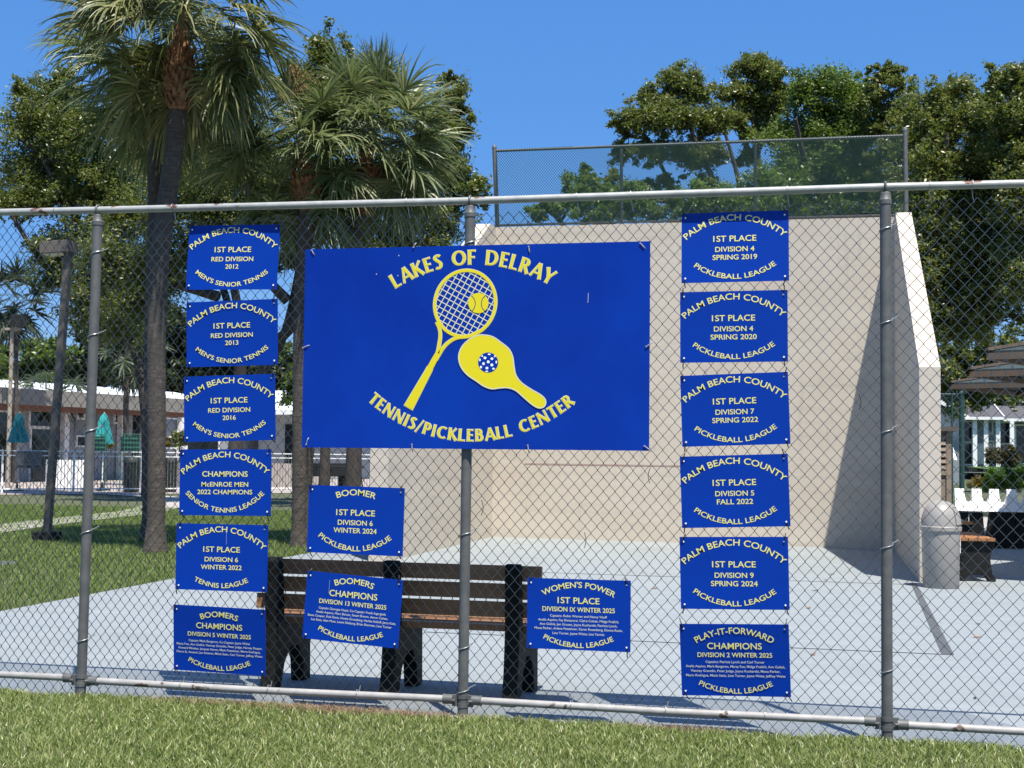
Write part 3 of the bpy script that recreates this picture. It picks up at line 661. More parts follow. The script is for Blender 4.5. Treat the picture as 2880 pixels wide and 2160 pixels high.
# banner lettering: hand-set capitals with thick stems, thin bars and flared ends
def arcp(cx, cz, rx, rz, a0, a1, n=22): return [(cx + rx * math.cos(R(a)), cz + rz * math.sin(R(a))) for a in np.linspace(a0, a1, n)]
TK, TN = .185, .085
G_ = {  # letter: (advance, [(points, width or None = pen width by direction)])
 'L': (.56, [([(.10, 0), (.10, 1)], TK), ([(.02, .045), (.50, .045)], TN)]),
 'A': (.80, [([(.05, 0), (.40, 1)], .115), ([(.76, 0), (.42, 1)], TK), ([(.18, .30), (.64, .30)], TN)]),
 'K': (.72, [([(.10, 0), (.10, 1)], TK), ([(.14, .44), (.60, 1)], .11), ([(.26, .55), (.66, 0)], TK)]),
 'E': (.56, [([(.10, 0), (.10, 1)], TK), ([(.02, .045), (.50, .045)], TN), ([(.02, .955), (.48, .955)], TN), ([(.1, .52), (.44, .52)], TN)]),
 'S': (.56, [(spline([(.45, .84), (.36, .94), (.25, .955), (.13, .88), (.115, .74), (.22, .60), (.34, .48), (.43, .34), (.40, .16), (.27, .05), (.14, .05), (.05, .13)], 5), None)]),
 'O': (.96, [(arcp(.47, .5, .38, .455, 0, 360, 40), None)]),
 'F': (.54, [([(.10, 0), (.10, 1)], TK), ([(.02, .955), (.49, .955)], TN), ([(.1, .50), (.44, .50)], TN)]),
 'D': (.86, [([(.10, 0), (.10, 1)], TK), ([(.02, .955), (.30, .955)] + arcp(.32, .5, .40, .455, 90, -90) + [(.02, .045)], None)]),
 'R': (.68, [([(.10, 0), (.10, 1)], TK), ([(.02, .955), (.25, .955)] + arcp(.28, .725, .20, .23, 90, -90) + [(.1, .495)], None), ([(.28, .50), (.62, 0)], TK)]),
 'Y': (.70, [([(.04, 1), (.34, .42)], TK), ([(.64, 1), (.37, .45)], .11), ([(.345, 0), (.345, .46)], TK)]),
 'T': (.64, [([(.31, 0), (.31, 1)], TK), ([(.01, .955), (.61, .955)], TN)]),
 'N': (.86, [([(.09, 0), (.09, 1)], .11), ([(.09, .98), (.72, .02)], TK), ([(.73, 0), (.73, 1)], .11)]),
 'I': (.29, [([(.12, 0), (.12, 1)], TK)]),
 '/': (.44, [([(.00, -.08), (.38, 1.05)], .085)]),
 'P': (.62, [([(.10, 0), (.10, 1)], TK), ([(.02, .955), (.25, .955)] + arcp(.28, .70, .22, .255, 90, -90) + [(.1, .445)], None)]),
 'C': (.80, [(arcp(.46, .5, .37, .455, 48, 312, 34), None)]),
 'B': (.66, [([(.10, 0), (.10, 1)], TK), ([(.02, .955), (.25, .955)] + arcp(.28, .75, .18, .205, 90, -90) + [(.1, .545)], None), ([(.1, .535), (.28, .535)] + arcp(.31, .29, .21, .245, 90, -90) + [(.02, .045)], None)]),
 ' ': (.42, []),
}
def set_line(s, mid, half, sag, cap, up, ysgn, grow, mb, lift):
    SP = .15; total = sum(G_[c][0] + SP for c in s) - SP; Rr = (half * half + sag * sag) / (2 * sag); th = math.asin(half / Rr); k = 2 * Rr * th / total
    x = -total / 2
    for c in s:
        adv, strokes = G_[c]
        for j, (pts, wd) in enumerate(strokes):
            pts = [np.array(p, float) for p in pts]
            if wd is not None:      # straight stroke: subdivide and flare the ends slightly
                a, b = pts[0], pts[-1]; d = (b - a) / (np.linalg.norm(b - a) + 1e-9); ext = grow / cap
                a = a - d * ext; b = b + d * ext
                pts = [a + (b - a) * t for t in np.linspace(0, 1, 7)]; wds = [wd * (1.10 - .16 * math.sin(math.pi * t)) + 2 * grow / cap for t in np.linspace(0, 1, 7)]
            else:
                wds = []
                for i in range(len(pts)):
                    d = pts[min(i + 1, len(pts) - 1)] - pts[max(i - 1, 0)]; d = d / (np.linalg.norm(d) + 1e-9)
                    wds.append(TN * .95 + (TK * 1.02 - TN) * abs(d[1]) ** 1.3 + 2 * grow / cap)
            tmp = MB(); ribbon2(tmp, pts, wds, 0)
            vs = []
            for vx, _, vz in tmp.v:
                t = (x + vx) * k / Rr; h = vz * cap
                if up: vs.append(((Rr + h) * math.sin(t), lift - j * .0002, mid - Rr + (Rr + h) * math.cos(t)))
                else: vs.append(((Rr - h) * math.sin(t), lift - j * .0002, mid + Rr - (Rr - h) * math.cos(t)))
            mb.add(vs, tmp.f)
        x += adv + SP
def text_arc_banner(name, s, L, Mi, Rt, cap, up):
    l, m_, r_ = E_(L), E_(Mi), E_(Rt); half = math.hypot(r_[0] - l[0], r_[1] - l[1]) / 2; cx = (l[0] + r_[0]) / 2
    sag = abs(m_[1] - (l[1] + r_[1]) / 2); ang = math.atan2(r_[1] - l[1], r_[0] - l[0])
    for nm, grow, lift, mt in ((name + '_outline', .0035, y1, 'cream'), (name, 0.0, y2, 'yellow')):
        mb = MB(); set_line(s, m_[1], half, sag, cap, up, 1, grow, mb, lift)
        ca, sa_ = math.cos(ang), math.sin(ang)
        mb.v = [(cx + x * ca - (z - m_[1]) * sa_, y, m_[1] + x * sa_ + (z - m_[1]) * ca) for x, y, z in mb.v]
        mb.build(nm, M[mt], bs)
text_arc_banner('heading', 'LAKES OF DELRAY', (592, 350), (1080, 203), (1532, 330), .084, True)
text_arc_banner('footing', 'TENNIS/PICKLEBALL CENTER', (424, 1035), (1045, 1281), (1684, 1048), .068, False)
for px, py, a, ln in ((82, 118, 2.6, .04), (703, 100, .4, .03), (1405, 96, 3.0, .045), (2085, 75, 2.4, .05), (30, 712, 1.2, .05), (2122, 705, 1.0, .05), (52, 1300, .3, .05), (695, 1300, 3.1, .045), (1400, 1305, 3.0, .045), (2110, 1310, 2.2, .05)):
    x, z = E2(px, py); cable_tie(bs, x, z, -.004, a, M['string'], ln)
mb = MB(); x, z = E2(1768, 378); x2, z2 = E2(1765, 438); mb.beam((x, -.003, z), (x2, -.003, z2), .0035, .001, (0, 1, 0))
for px, py in ((476, 263), (606, 272), (612, 150)):
    x, z = E2(px, py); mb.box((x - .003, -.0036, z - .004), (x + .003, -.0026, z + .004))
mb.build('scratch', M['scratch'], bs)

# ------------------------------------------------------------------ park bench behind the fence (seen from the back)
bX0, bX1 = P(546, 1290, .62).x, P(1167, 1250, .62).x
be = thing('park_bench', 'long bench of brown plastic planks on three black frames, backing onto the fence', 'bench', ((bX0 + bX1) / 2, .9, 0))
def bench_frame(xc):
    # side outline in (Y, Z): back post leaning to the fence, seat arm, arched leg
    out = [(.50, 0), (.62, 0), (.655, .05), (.70, .17), (.80, .265), (.93, .255), (1.02, .15), (1.045, .0), (1.17, 0), (1.16, .2), (1.15, .44), (1.13, .455), (.70, .425), (.685, .46),
           (.64, .84), (.62, .865), (.565, .865), (.55, .84), (.57, .45), (.545, .2)]
    mb = MB(); mb.prism(out, 'x', xc - .047, xc + .047); return mb
sup = [P(590, 1350, .6).x, P(845, 1370, .6).x, P(1108, 1380, .6).x]
for x in sup: bench_frame(x).build('frame', M['black_plastic'], be, world=True, bevel=.008)
for zc, yc in ((.80, .675), (.685, .687), (.57, .70)):
    mb = MB(); Mx = Matrix.Translation((0, yc, zc)) @ Matrix.Rotation(R(-6), 4, 'X'); mb.box((bX0, -.02, -.049), (bX1, .02, .049), Mx)
    mb.build('back_slat', M['brown'], be, world=True, bevel=.006)
for k in range(4):
    mb = MB(); y = .76 + k * .108; mb.box((bX0, y - .049, .43 + .005 * k), (bX1, y + .049, .47 + .005 * k)); mb.build('seat_slat', M['brown'], be, world=True, bevel=.006)

# ------------------------------------------------------------------ litter bin beside the right wing wall
tb = thing('litter_bin', 'beige dome-top litter bin at the foot of the right wing wall', 'litter bin', (1.47, 9.62, 0), (0, 0, R(14)))
mb = MB(); mb.lathe([(.205, 0), (.212, .01), (.226, .66), (.226, .70), (.222, .70)], n=32); mb.build('body', M['bin'], tb, smooth=True)
mb = MB(); mb.lathe([(.228, .682), (.244, .69), (.246, .735), (.238, .745), (.225, .75)], n=32); mb.build('rim', M['bin'], tb, smooth=True)
mb = MB(); mb.lathe([(.236, .742), (.232, .80), (.22, .87), (.195, .945), (.155, 1.0), (.10, 1.035), (.04, 1.05), (0, 1.053)], n=32, cap=False)
dm = mb.build('dome_lid', M['bin'], tb, smooth=True)
def dome_patch(a0, a1, prof, name, mt, parent):
    mb = MB(); mb.lathe(prof, n=10, a0=R(a0), a1=R(a1), cap=False); return mb.build(name, mt, parent, smooth=True)
dome_patch(-58, -2, [(.241, .775), (.236, .815), (.226, .868), (.205, .93), (.180, .972)], 'flap_door', M['bin'], dm)
mb = MB(); prf = [(.241, .772), (.2365, .815), (.2265, .868), (.2055, .932), (.1775, .976)]
for a in (-60, 0): mb.tube([((r + .002) * math.cos(R(a)), (r + .002) * math.sin(R(a)), z) for r, z in prf], .006, 6)
mb.tube([(.180 * math.cos(R(a)), .180 * math.sin(R(a)), .976) for a in range(-60, 1, 6)], .006, 6)
mb.tube([(.243 * math.cos(R(a)), .243 * math.sin(R(a)), .772) for a in range(-60, 1, 6)], .006, 6)
mb.build('door_frame', M['bin'], dm, smooth=True)
mb = MB(); mb.box((.219, -.035, .42), (.231, .02, .60)); mb.build('label_plate', M['white'], tb)

# ------------------------------------------------------------------ slatted cedar benches to the right of the bin
def slat_bench(loc, length, label, rz):
    t = thing('slatted_bench', label, 'bench', loc, (0, 0, rz), 'cedar coloured benches on the court')
    for k in range(4):
        mb = MB(); x = -.165 + k * .112; mb.box((x - .052, 0, .515), (x + .052, length, .557)); mb.build('seat_slat', M['orange'], t, bevel=.006)
    for y in (.06, length - .16):
        out = [(-.24, 0), (-.24, .05), (-.195, .10), (-.17, .30), (-.225, .47), (-.225, .512), (.225, .512), (.225, .47), (.17, .30), (.195, .10), (.24, .05), (.24, 0), (.15, 0), (.12, .05), (.06, .085), (-.06, .085), (-.12, .05), (-.15, 0)]
        mb = MB(); mb.prism(out, 'y', y, y + .10); mb.build('end_frame', M['black_plastic'], t, bevel=.008)
    return t
q = G(2112, 1257); slat_bench((q.x, q.y, 0), 1.45, 'near cedar bench with slatted seat and black end frame, right of the bin', R(6))
q = G(2062, 1205); slat_bench((q.x + .1, q.y + .3, 0), 1.3, 'farther cedar bench, mostly hidden behind the beige bin', R(6))

# ------------------------------------------------------------------ notched white rack on black stands
dY = 17.6; ql, qr = P(2064, 1085, dY), P(2290, 1090, dY); ppm = 2937.0 / (dY + CD)
rk = thing('notched_rack', 'white notched rack board on black ribbed stands, beyond the cedar benches', 'rack', (ql.x, dY, 0))
zt, zb = P(2100, 1056, dY).z, P(2100, 1104, dY).z
mb = MB(); npx = 12; prf = [(ql.x, zb)]; pitch = 34 / ppm
top = []
for k in range(9):
    x = ql.x + k * pitch; top += [(x, zt), (x + pitch * .55, zt), (x + pitch * .60, zt - .14), (x + pitch * .70, zt - .23), (x + pitch * .86, zt - .23), (x + pitch * .96, zt - .13)]
poly = [(ql.x, zb)] + top + [(ql.x + 9 * pitch, zt), (ql.x + 9 * pitch, zb)]
for i in range(1, len(poly) - 2):
    (xa, za), (xb_, zb2) = poly[i], poly[i + 1]
    if xb_ - xa < 1e-4: continue
    mb.add([(xa, 0, zb), (xb_, 0, zb), (xb_, .16, zb2), (xa, .16, za), (xa, .04, zb), (xb_, .04, zb), (xb_, .20, zb2), (xa, .20, za)],
           [(0, 1, 2, 3), (7, 6, 5, 4), (0, 4, 5, 1), (3, 2, 6, 7)])
mb.v = [(x, y + dY, z) for x, y, z in mb.v]; mb.build('notched_board', M['white'], rk, world=True)
for px, wd in ((2092, .48), (2190, .85), (2280, .8)):
    c_ = P(px, 1104, dY + .25); z0 = 0; mb = MB(); n = 6 if wd > .6 else 2
    for k in range(n):
        xx = c_.x - wd / 2 + wd * (k + .5) / n; ww = wd / n * .47
        out = [(xx - ww, 0), (xx + ww, 0), (xx + ww * .9, c_.z * .35), (xx + ww * .9, c_.z - .02), (xx - ww * .9, c_.z - .02), (xx - ww * .9, c_.z * .35)]
        f = 1 - .10 * abs((k + .5) / n - .5); mb.prism([(a + (a - c_.x) * .25 * max(0, 1 - b / .5), b) for a, b in out], 'y', dY + .06, dY + .34 * f)
    mb.build('stand', M['black_plastic'], rk, world=True)

# ------------------------------------------------------------------ tan louvred shed beyond the wing wall
sY = 18.6; a, b = P(1985, 1000, sY), P(2055, 1000, sY); zr = P(2050, 922, sY).z
sh = thing('storage_shed', 'tan louvred storage shed with brown slab roof, behind the right wing wall', 'shed', ((a.x + b.x) / 2, sY, 0))
mb = MB(); mb.box((a.x, sY, 0), (b.x, sY + 1.4, zr - .08)); mb.build('wall', M['tan'], sh, world=True)
mb = MB(); mb.box((a.x - .1, sY - .12, zr - .08), (b.x + .10, sY + 1.5, zr)); mb.build('roof', M['taupe_roof'], sh, world=True)
zz = [P(2050, y, sY).z for y in (945, 958, 971, 984, 997, 1010)]
mb = MB(); mb.box((a.x, sY - .012, zz[-1] - .02), (b.x - .10, sY - .002, zz[0] + .05)); vb = mb.build('vent_back', M['tan_dark'], sh, world=True)
mb = MB()
for z in zz: mb.beam((a.x, sY - .03, z), (b.x - .10, sY - .03, z), .04, .075, (0, .35, 1))
mb.build('vent_slats', M['tan'], vb); bpy.data.objects[vb.children[0].name].location = (-sh.location.x, -sh.location.y, 0)
mb = MB(); mb.box((a.x, sY - .05, zz[-1] - .14), (b.x - .08, sY - .002, zz[-1] - .06)); mb.build('ledge', M['tan'], sh, world=True)
mb = MB(); mb.box((a.x + .2, sY - .02, .02), (b.x - .11, sY - .003, zz[-1] - .22)); mb.build('door', M['tan'], sh, world=True)
mb = MB(); mb.box((b.x - .09, sY - .03, 0), (b.x, sY - .002, zr - .10)); mb.build('corner_post', M['tan'], sh, world=True)

# ------------------------------------------------------------------ green court fence behind the shed
gY = 22.5
gf = thing('green_fence', 'dark green tennis court fence corner with thick post, beyond the tan shed', 'fence', (P(2076, 900, gY).x, gY, 0))
q = P(2077, 849, gY); mb = MB(); mb.tube([(q.x, gY, 0), (q.x, gY, q.z)], .055, 14); o = mb.build('post', M['green_metal'], gf, world=True, smooth=True)
mb = MB(); mb.lathe([(.06, -.03), (.06, .0), (.035, .04), (0, .05)], (q.x, gY, q.z), 12)
for dx in (-.10, .03, .08): mb.lathe([(.015, -.03), (.022, 0), (.015, .03), (0, .035)], (q.x + dx, gY - .05, q.z + .01), 8)
c_ = mb.build('post_cap', M['green_metal'], o, smooth=True); c_.location = -gf.location
mb = MB(); mb.tube([(q.x, gY, q.z - .03), (q.x - 5.0, gY, q.z + .03)], .021, 8); mb.build('top_rail', M['green_metal'], gf, world=True, smooth=True)
mb = MB(); mb.tube([(q.x - .2, gY - .05, 0), (q.x - .2, gY - .05, q.z)], .02, 8); mb.build('stretcher_bar', M['green_metal'], gf, world=True, smooth=True)
mb = MB(); mesh_wires(mb, q.x - 1.6, q.x - .05, .9, q.z - .03, .03, .07, lambda x: gY - .05, .0026, 3); mb.build('wire_mesh', M['wire_green'], gf, world=True)

# ------------------------------------------------------------------ three shade canopies in a row, upper right
for tx, ty, D_, lab in ((2136, 762, 10.5, 'nearest slate-roofed shade canopy with tan beams, highest at the right edge'), (2098, 802, 14.2, 'second shade canopy with tan beams, between two others'),
                        (2056, 830, 19.8, 'farthest and lowest shade canopy, over the far house roof')):
    q = P(tx, ty, D_)
    cn = thing('shade_canopy', lab, 'canopy', (q.x, D_, 0), (0, 0, R(-28)), 'shade canopies in a row')
    s_ = 3.4; z0 = q.z - .09; pk = z0 + .5
    mb = MB(); H_ = .085; mb.box((-.02, -.035, z0), (s_, .035, z0 + H_)); mb.box((-.035, .035, z0), (.035, s_, z0 + H_)); mb.box((s_ - .035, .035, z0), (s_ + .035, s_, z0 + H_)); mb.box((.035, s_ - .035, z0), (s_ - .035, s_ + .035, z0 + H_))
    mb.build('edge_beams', M['beam'], cn)
    mb = MB(); c = (s_ / 2, s_ / 2, pk)
    for a, b in (((0, 0), (s_, 0)), ((s_, 0), (s_, s_)), ((s_, s_), (0, s_)), ((0, s_), (0, 0))):
        mb.add([(*a, z0 + .09), (*b, z0 + .09), c, (*a, z0 + .115), (*b, z0 + .115), (c[0], c[1], c[2] + .03)], [(2, 1, 0), (3, 4, 5), (0, 1, 4, 3)])
    mb.build('roof', M['teal_roof'], cn)
    mb = MB()
    for a in ((.05, .05), (s_ - .05, .05), (s_ - .05, s_ - .05), (.05, s_ - .05)): mb.beam((*a, z0 + .03), (c[0], c[1], pk - .06), .07, .07)
    for a in ((-.02, -.02), (s_ + .02, 0), (s_, s_), (0, s_)): mb.beam((*a, z0 + .135), (c[0], c[1], pk + .05), .11, .04)
    mb.build('hip_rafter', M['beam'], cn)
    for a in ((s_ - .25, .25), (s_ - .25, s_ - .25)):
        mb = MB(); mb.box((a[0] - .07, a[1] - .07, 0), (a[0] + .07, a[1] + .07, z0 + .05)); mb.build('post', M['beam'], cn)

# ------------------------------------------------------------------ two-storey house far right
hY = 112.0
def HP(px, py, dy=0): return P(px, py, hY + dy)
hs = thing('house', 'two storey pale blue house with grey shingle roof and white columns, beyond the lawn', 'house', (HP(2100, 1003).x, hY, HP(2100, 1003).z))
xl, xr = HP(2010, 950).x, HP(2320, 950).x; zg = HP(2100, 1004).z; ze = HP(2130, 903).z; zk = HP(2120, 871).z
mb = MB(); mb.box((xl, hY, zg - .6), (xr, hY + 9, ze)); mb.build('wall', M['house'], hs, world=True)
mb = MB(); k0, k1, kr = HP(2040, 871).x, HP(2161, 871).x, zk
mb.prism([(hY - 1.9, ze + .02), (hY + 4.5, zk), (hY + 11, ze + .02), (hY + 11, ze - .16), (hY - 1.9, ze - .16)], 'x', xl - .5, k1)
mb.build('roof', M['shingle'], hs, world=True)
e1, e2 = HP(2161, 908), HP(2330, 930)
mb = MB(); mb.prism([(hY - 1.4, ze - .12), (hY + 4.5, ze + 1.2), (hY + 9, ze - .12)], 'x', k1 + .02, xr + .5); mb.build('low_roof', M['shingle'], hs, world=True)
mb = MB(); mb.beam((xl - .5, hY - 1.93, ze - .08), (k1, hY - 1.93, ze - .08), .06, .24); mb.beam((k1 + .02, hY - 1.45, ze - .18), (xr + .5, hY - 1.45, ze - .18), .06, .22)
mb.beam((k1 + .05, hY - 1.9, ze), (k1 + .05, hY + 4.4, zk), .10, .22)
mb.build('fascia', M['white'], hs, world=True)
mb = MB()
for px in (2060, 2073, 2106, 2130, 2156, 2186): 
    x = HP(px, 950, -1.4).x; mb2 = MB(); mb2.box((x - .17, hY - 1.5, zg - .5), (x + .17, hY - 1.15, ze - .17)); mb2.build('column', M['white'], hs, world=True)
for px0, px1, pya, pyb in ((2077, 2099, 912, 953), (2077, 2099, 958, 1002), (2133, 2142, 912, 935), (2134, 2144, 955, 975), (2160, 2184, 914, 957), (2160, 2184, 962, 1000), (2040, 2056, 920, 945), (2195, 2225, 920, 1000), (2046, 2058, 960, 1000)):
    a, b = HP(px0, pyb), HP(px1, pya); mb = MB(); mb.box((a.x, hY - .06, a.z), (b.x, hY - .01, b.z)); wn = mb.build('window', M['glass'], hs, world=True)
    mb = MB(); ln = .12
    mb.box((a.x - ln, hY - .12, a.z - ln), (a.x, hY - .012, b.z + ln)); mb.box((b.x, hY - .12, a.z - ln), (b.x + ln, hY - .012, b.z + ln))
    mb.box((a.x, hY - .12, b.z), (b.x, hY - .012, b.z + ln)); mb.box((a.x, hY - .12, a.z - ln), (b.x, hY - .012, a.z))
    fr = mb.build('window_frame', M['white'], wn); fr.location = -hs.location
mb = MB(); a, b = HP(2112, 1003, -.05), HP(2142, 958, -.05); mb.box((a.x, hY - .10, a.z), (b.x, hY - .03, b.z)); mb.build('front_panel', M['white'], hs, world=True)
# wing of the neighbouring house behind the shed
h2 = thing('neighbour_house', 'pale blue gable-ended house with sloping white trim, partly hidden by the wing wall', 'house', (P(2000, 950, 84).x, 84, .5))
a, b = P(1940, 1000, 84), P(2072, 1000, 84); zz1, zz2 = P(2030, 883, 84).z, P(2072, 900, 84).z
mb = MB(); mb.add([(a.x, 84, -.5), (b.x, 84, -.5), (b.x, 84, zz2 - .1), (a.x, 84, zz1 + 2.0), (a.x, 92, -.5), (b.x, 92, -.5), (b.x, 92, zz2 - .1), (a.x, 92, zz1 + 2.0)],
                  [(0, 1, 2, 3), (7, 6, 5, 4), (1, 5, 6, 2), (3, 2, 6, 7)]); mb.build('wall', M['house'], h2, world=True)
mb = MB(); mb.add([(a.x, 83.3, zz1 + 2.05), (b.x + .5, 83.3, zz2 - .08), (b.x + .5, 93, zz2 - .08), (a.x, 93, zz1 + 2.05), (a.x, 83.3, zz1 + 2.9), (b.x + .5, 83.3, zz2 + .55), (b.x + .5, 93, zz2 + .55), (a.x, 93, zz1 + 2.9)],
                  [(0, 1, 5, 4), (4, 5, 6, 7), (1, 2, 6, 5), (0, 3, 2, 1)]); mb.build('roof', M['shingle'], h2, world=True)
mb = MB(); mb.beam((a.x, 83.25, zz1 + 2.0), (b.x + .5, 83.25, zz2 - .1), .08, .25); mb.build('fascia', M['white'], h2, world=True)
mb = MB(); l, r_ = P(2020, 965, 80), P(2068, 975, 80)
mb.add([(l.x - 1.5, 80, l.z + .1), (r_.x, 80, r_.z - .55), (r_.x, 83.9, r_.z + .7), (l.x - 1.5, 83.9, l.z + 1.35)], [(0, 1, 2, 3)]); mb.build('porch_roof', M['roof_white'], h2, world=True)

# ------------------------------------------------------------------ clubhouse on the left
u0, u1 = G(-120, 866, 3.5), G(392, 892, 3.5)
du = (u1 - u0).normalized(); dn = Vector((-du.y, du.x, 0)); L = (u1 - u0).length
ch = thing('clubhouse', 'low white clubhouse with beige flat fascia and dark windows, behind the pool fence', 'clubhouse', (u0.x, u0.y, 0), (0, 0, math.atan2(du.y, du.x)))
def U(px, py, off=0.0):
    """pixel -> (along facade, height) on the facade plane set back by off"""
    o = u0 + dn * off; d = ray(px, py); t = (o - cC).dot(dn) / d.dot(dn); q = cC + d * t; return (q - u0).dot(du), q.z
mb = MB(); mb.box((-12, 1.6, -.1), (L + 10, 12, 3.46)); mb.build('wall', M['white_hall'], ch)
zt0 = U(0, 837)[1]; mb = MB(); mb.box((-12, -.4, 3.5), (L + .2, 1.0, 4.22)); mb.build('fascia', M['fascia'], ch)
mb = MB(); mb.box((-12, -.15, 3.28), (L, 1.4, 3.5)); mb.build('soffit_trim', M['brick_trim'], ch)
mb = MB(); za = U(250, 848, 5)[1]; ua = U(-200, 848, 5)[0]; ub = U(376, 857, 5)[0]
mb.add([(ua, 1.02, 4.20), (ub + 4.5, 1.02, 3.9), (ub, 5, za + .25), (ua, 5, za + .25), (ub + 4.5, 12, 3.6), (ua, 12, 4.0)], [(0, 1, 2, 3), (3, 2, 4, 5), (1, 4, 2)]); mb.build('roof', M['roof_white'], ch)
uu = U(-10, 850, 5)[0]; 
def fac(name, px0, px1, pya, pyb, mt, off, depth=.06, frame=None):
    a = U(px0, pyb, off); b = U(px1, pya, off); mb = MB(); mb.box((a[0], off - depth, a[1]), (b[0], off - .004, b[1])); o = mb.build(name, mt, ch)
    if frame:
        mb = MB(); t = .09; d2 = depth + .05
        mb.box((a[0] - t, off - d2, a[1] - t), (a[0], off - .005, b[1] + t)); mb.box((b[0], off - d2, a[1] - t), (b[0] + t, off - .005, b[1] + t))
        mb.box((a[0], off - d2, b[1]), (b[0], off - .005, b[1] + t)); mb.box((a[0], off - d2, a[1] - t), (b[0], off - .005, a[1])); mb.build('window_frame', M['white'], o)
    return o
for px0, px1, pya, pyb in ((-60, 38, 892, 1040), (62, 138, 892, 922), (62, 138, 926, 1040), (166, 178, 890, 902), (164, 184, 944, 962), (246, 262, 890, 912), (360, 383, 890, 902), (352, 384, 946, 966), (400, 470, 895, 935), (400, 470, 942, 1040)):
    fac('window', px0, px1, pya, pyb, M['glass'], 1.6, .06, True)
for px0, px1, pya, pyb in ((160, 196, 906, 936), (206, 240, 892, 934), (302, 338, 892, 934), (346, 388, 908, 934)): fac('infill_panel', px0, px1, pya, pyb, M['pane_grey'], 1.6, .05)
for px in (32, 200, 296):
    a = U(px, 900, .5); mb = MB(); mb.box((a[0] - .13, .4, 0), (a[0] + .13, .66, 3.3)); mb.build('post', M['dark'] if px == 296 else M['pole'], ch)
for px in (146, 268, 396):
    a = U(px, 900, 1.2); mb = MB(); mb.box((a[0] - .16, 1.2, 0), (a[0] + .16, 1.5, 3.3)); mb.build('column', M['white'], ch)
# second pale building seen between the signs
b2 = G(598, 1000, 0); bY = 66.0
pb = thing('pale_building', 'pale flat-walled building glimpsed between the left signs and the banner', 'building', (P(625, 950, bY).x, bY, 0))
a, b = P(560, 885, bY), P(760, 885, bY); mb = MB(); mb.box((a.x, bY, 0), (b.x, bY + 8, a.z - .3)); mb.build('wall', M['white_hall'], pb, world=True)
mb = MB(); mb.prism([(bY - 1.2, a.z - .3), (bY - 1.2, a.z - .05), (bY + 4, a.z + 1.3), (bY + 9, a.z - .05), (bY + 9, a.z - .3)], 'x', a.x - 1, b.x + 1); mb.build('roof', M['roof_white'], pb, world=True)
c = P(634, 940, bY); mb = MB(); mb.box((c.x - .5, bY - .05, 0), (c.x + .45, bY - .004, 3.1)); mb.build('window', M['glass'], pb, world=True)

# ------------------------------------------------------------------ white pool fence
f0, f1 = G(-160, 1066), G(842, 1061.5)
fd = (f1 - f0).normalized(); FL = (f1 - f0).length; fr = math.atan2(fd.y, fd.x)
pf = thing('pool_fence', 'white aluminium picket fence around the pool deck, in front of the clubhouse', 'fence', (f0.x, f0.y, 0), (0, 0, fr))
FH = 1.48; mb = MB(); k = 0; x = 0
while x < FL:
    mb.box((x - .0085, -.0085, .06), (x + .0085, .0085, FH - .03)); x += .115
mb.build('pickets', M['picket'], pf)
for z in (FH - .03, FH - .19, .14):
    mb = MB(); mb.box((0, -.018, z - .02), (FL, .018, z + .02)); mb.build('rail', M['white'], pf)
x = 0
while x < FL + .1:
    mb = MB(); mb.box((x - .03, -.03, 0), (x + .03, .03, FH + .02)); mb.build('post', M['white'], pf); x += 2.4
def fenceU(px, py=1064):
    q = G(px, py); return (q - f0).dot(fd)
def behind(px, py, off):
    """point on the ground plane behind the fence line"""
    n = Vector((-fd.y, fd.x, 0)); o = f0 + n * off; d = ray(px, py); t = (o - cC).dot(n) / d.dot(n); return cC + d * t
q = behind(63, 993, -.06)
nb = thing('notice_board', 'grey notice panel with lines of small print, hung on the white pool fence', 'sign', (q.x, q.y, q.z), (0, 0, fr))
mb = MB(); mb.box((-.42, -.012, -.30), (.42, .012, .30)); mb.build('panel', M['notice'], nb)
mb = MB()
for k in range(6): mb.box((-.33 + .03 * (k % 2), -.014, .22 - k * .065), (.33 - .05 * (k % 3), -.0125, .235 - k * .065))
for sx in (-.24, 0, .24): mb.box((sx - .09, -.014, -.26), (sx + .09, -.0125, -.20))
mb.build('small_print', M['notice_ink'], nb)
# furniture behind the pool fence
for px, lab in ((38, 'closed teal patio umbrella nearest the left edge, behind the pool fence'), (222, 'closed teal patio umbrella right of the first fence post, behind the pool fence')):
    yt, ybm = (893, 957) if px == 38 else (893, 960)
    q0 = behind(px, 1000, 3.0); zt = behind(px, yt, 3.0).z; zb = behind(px, ybm, 3.0).z
    um = thing('patio_umbrella', lab, 'umbrella', (q0.x, q0.y, 0), (0, 0, .4 if px == 38 else 1.1), 'closed teal umbrellas by the pool')
    mb = MB(); mb.tube([(0, 0, 0), (0, 0, zt + .05)], .022, 8); mb.build('pole', M['white'], um)
    mb = MB(); n = 20; prf = [(.05, zt), (.12, zt - .12), (.17, zt - .35), (.155, zt - .45), (.19, zt - .55), (.27, zb + .15), (.30, zb)]
    vs = []
    for i, (r, z) in enumerate(prf):
        for k in range(n):
            a = 2 * math.pi * k / n; rr = r * (1 + (.30 if k % 2 else -.18) * min(1, i / 2)); vs.append((rr * math.cos(a + .1 * i), rr * math.sin(a + .1 * i), z + (.05 if i == len(prf) - 1 and k % 2 else 0)))
    mb.add(vs, [(i * n + k, i * n + (k + 1) % n, (i + 1) * n + (k + 1) % n, (i + 1) * n + k) for i in range(len(prf) - 1) for k in range(n)])
    mb.build('canopy', M['teal'], um, smooth=True)
    mb = MB(); mb.lathe([(.25, 0), (.25, .06), (.05, .10), (.03, .3)], n=14); mb.build('base', M['dark'], um)
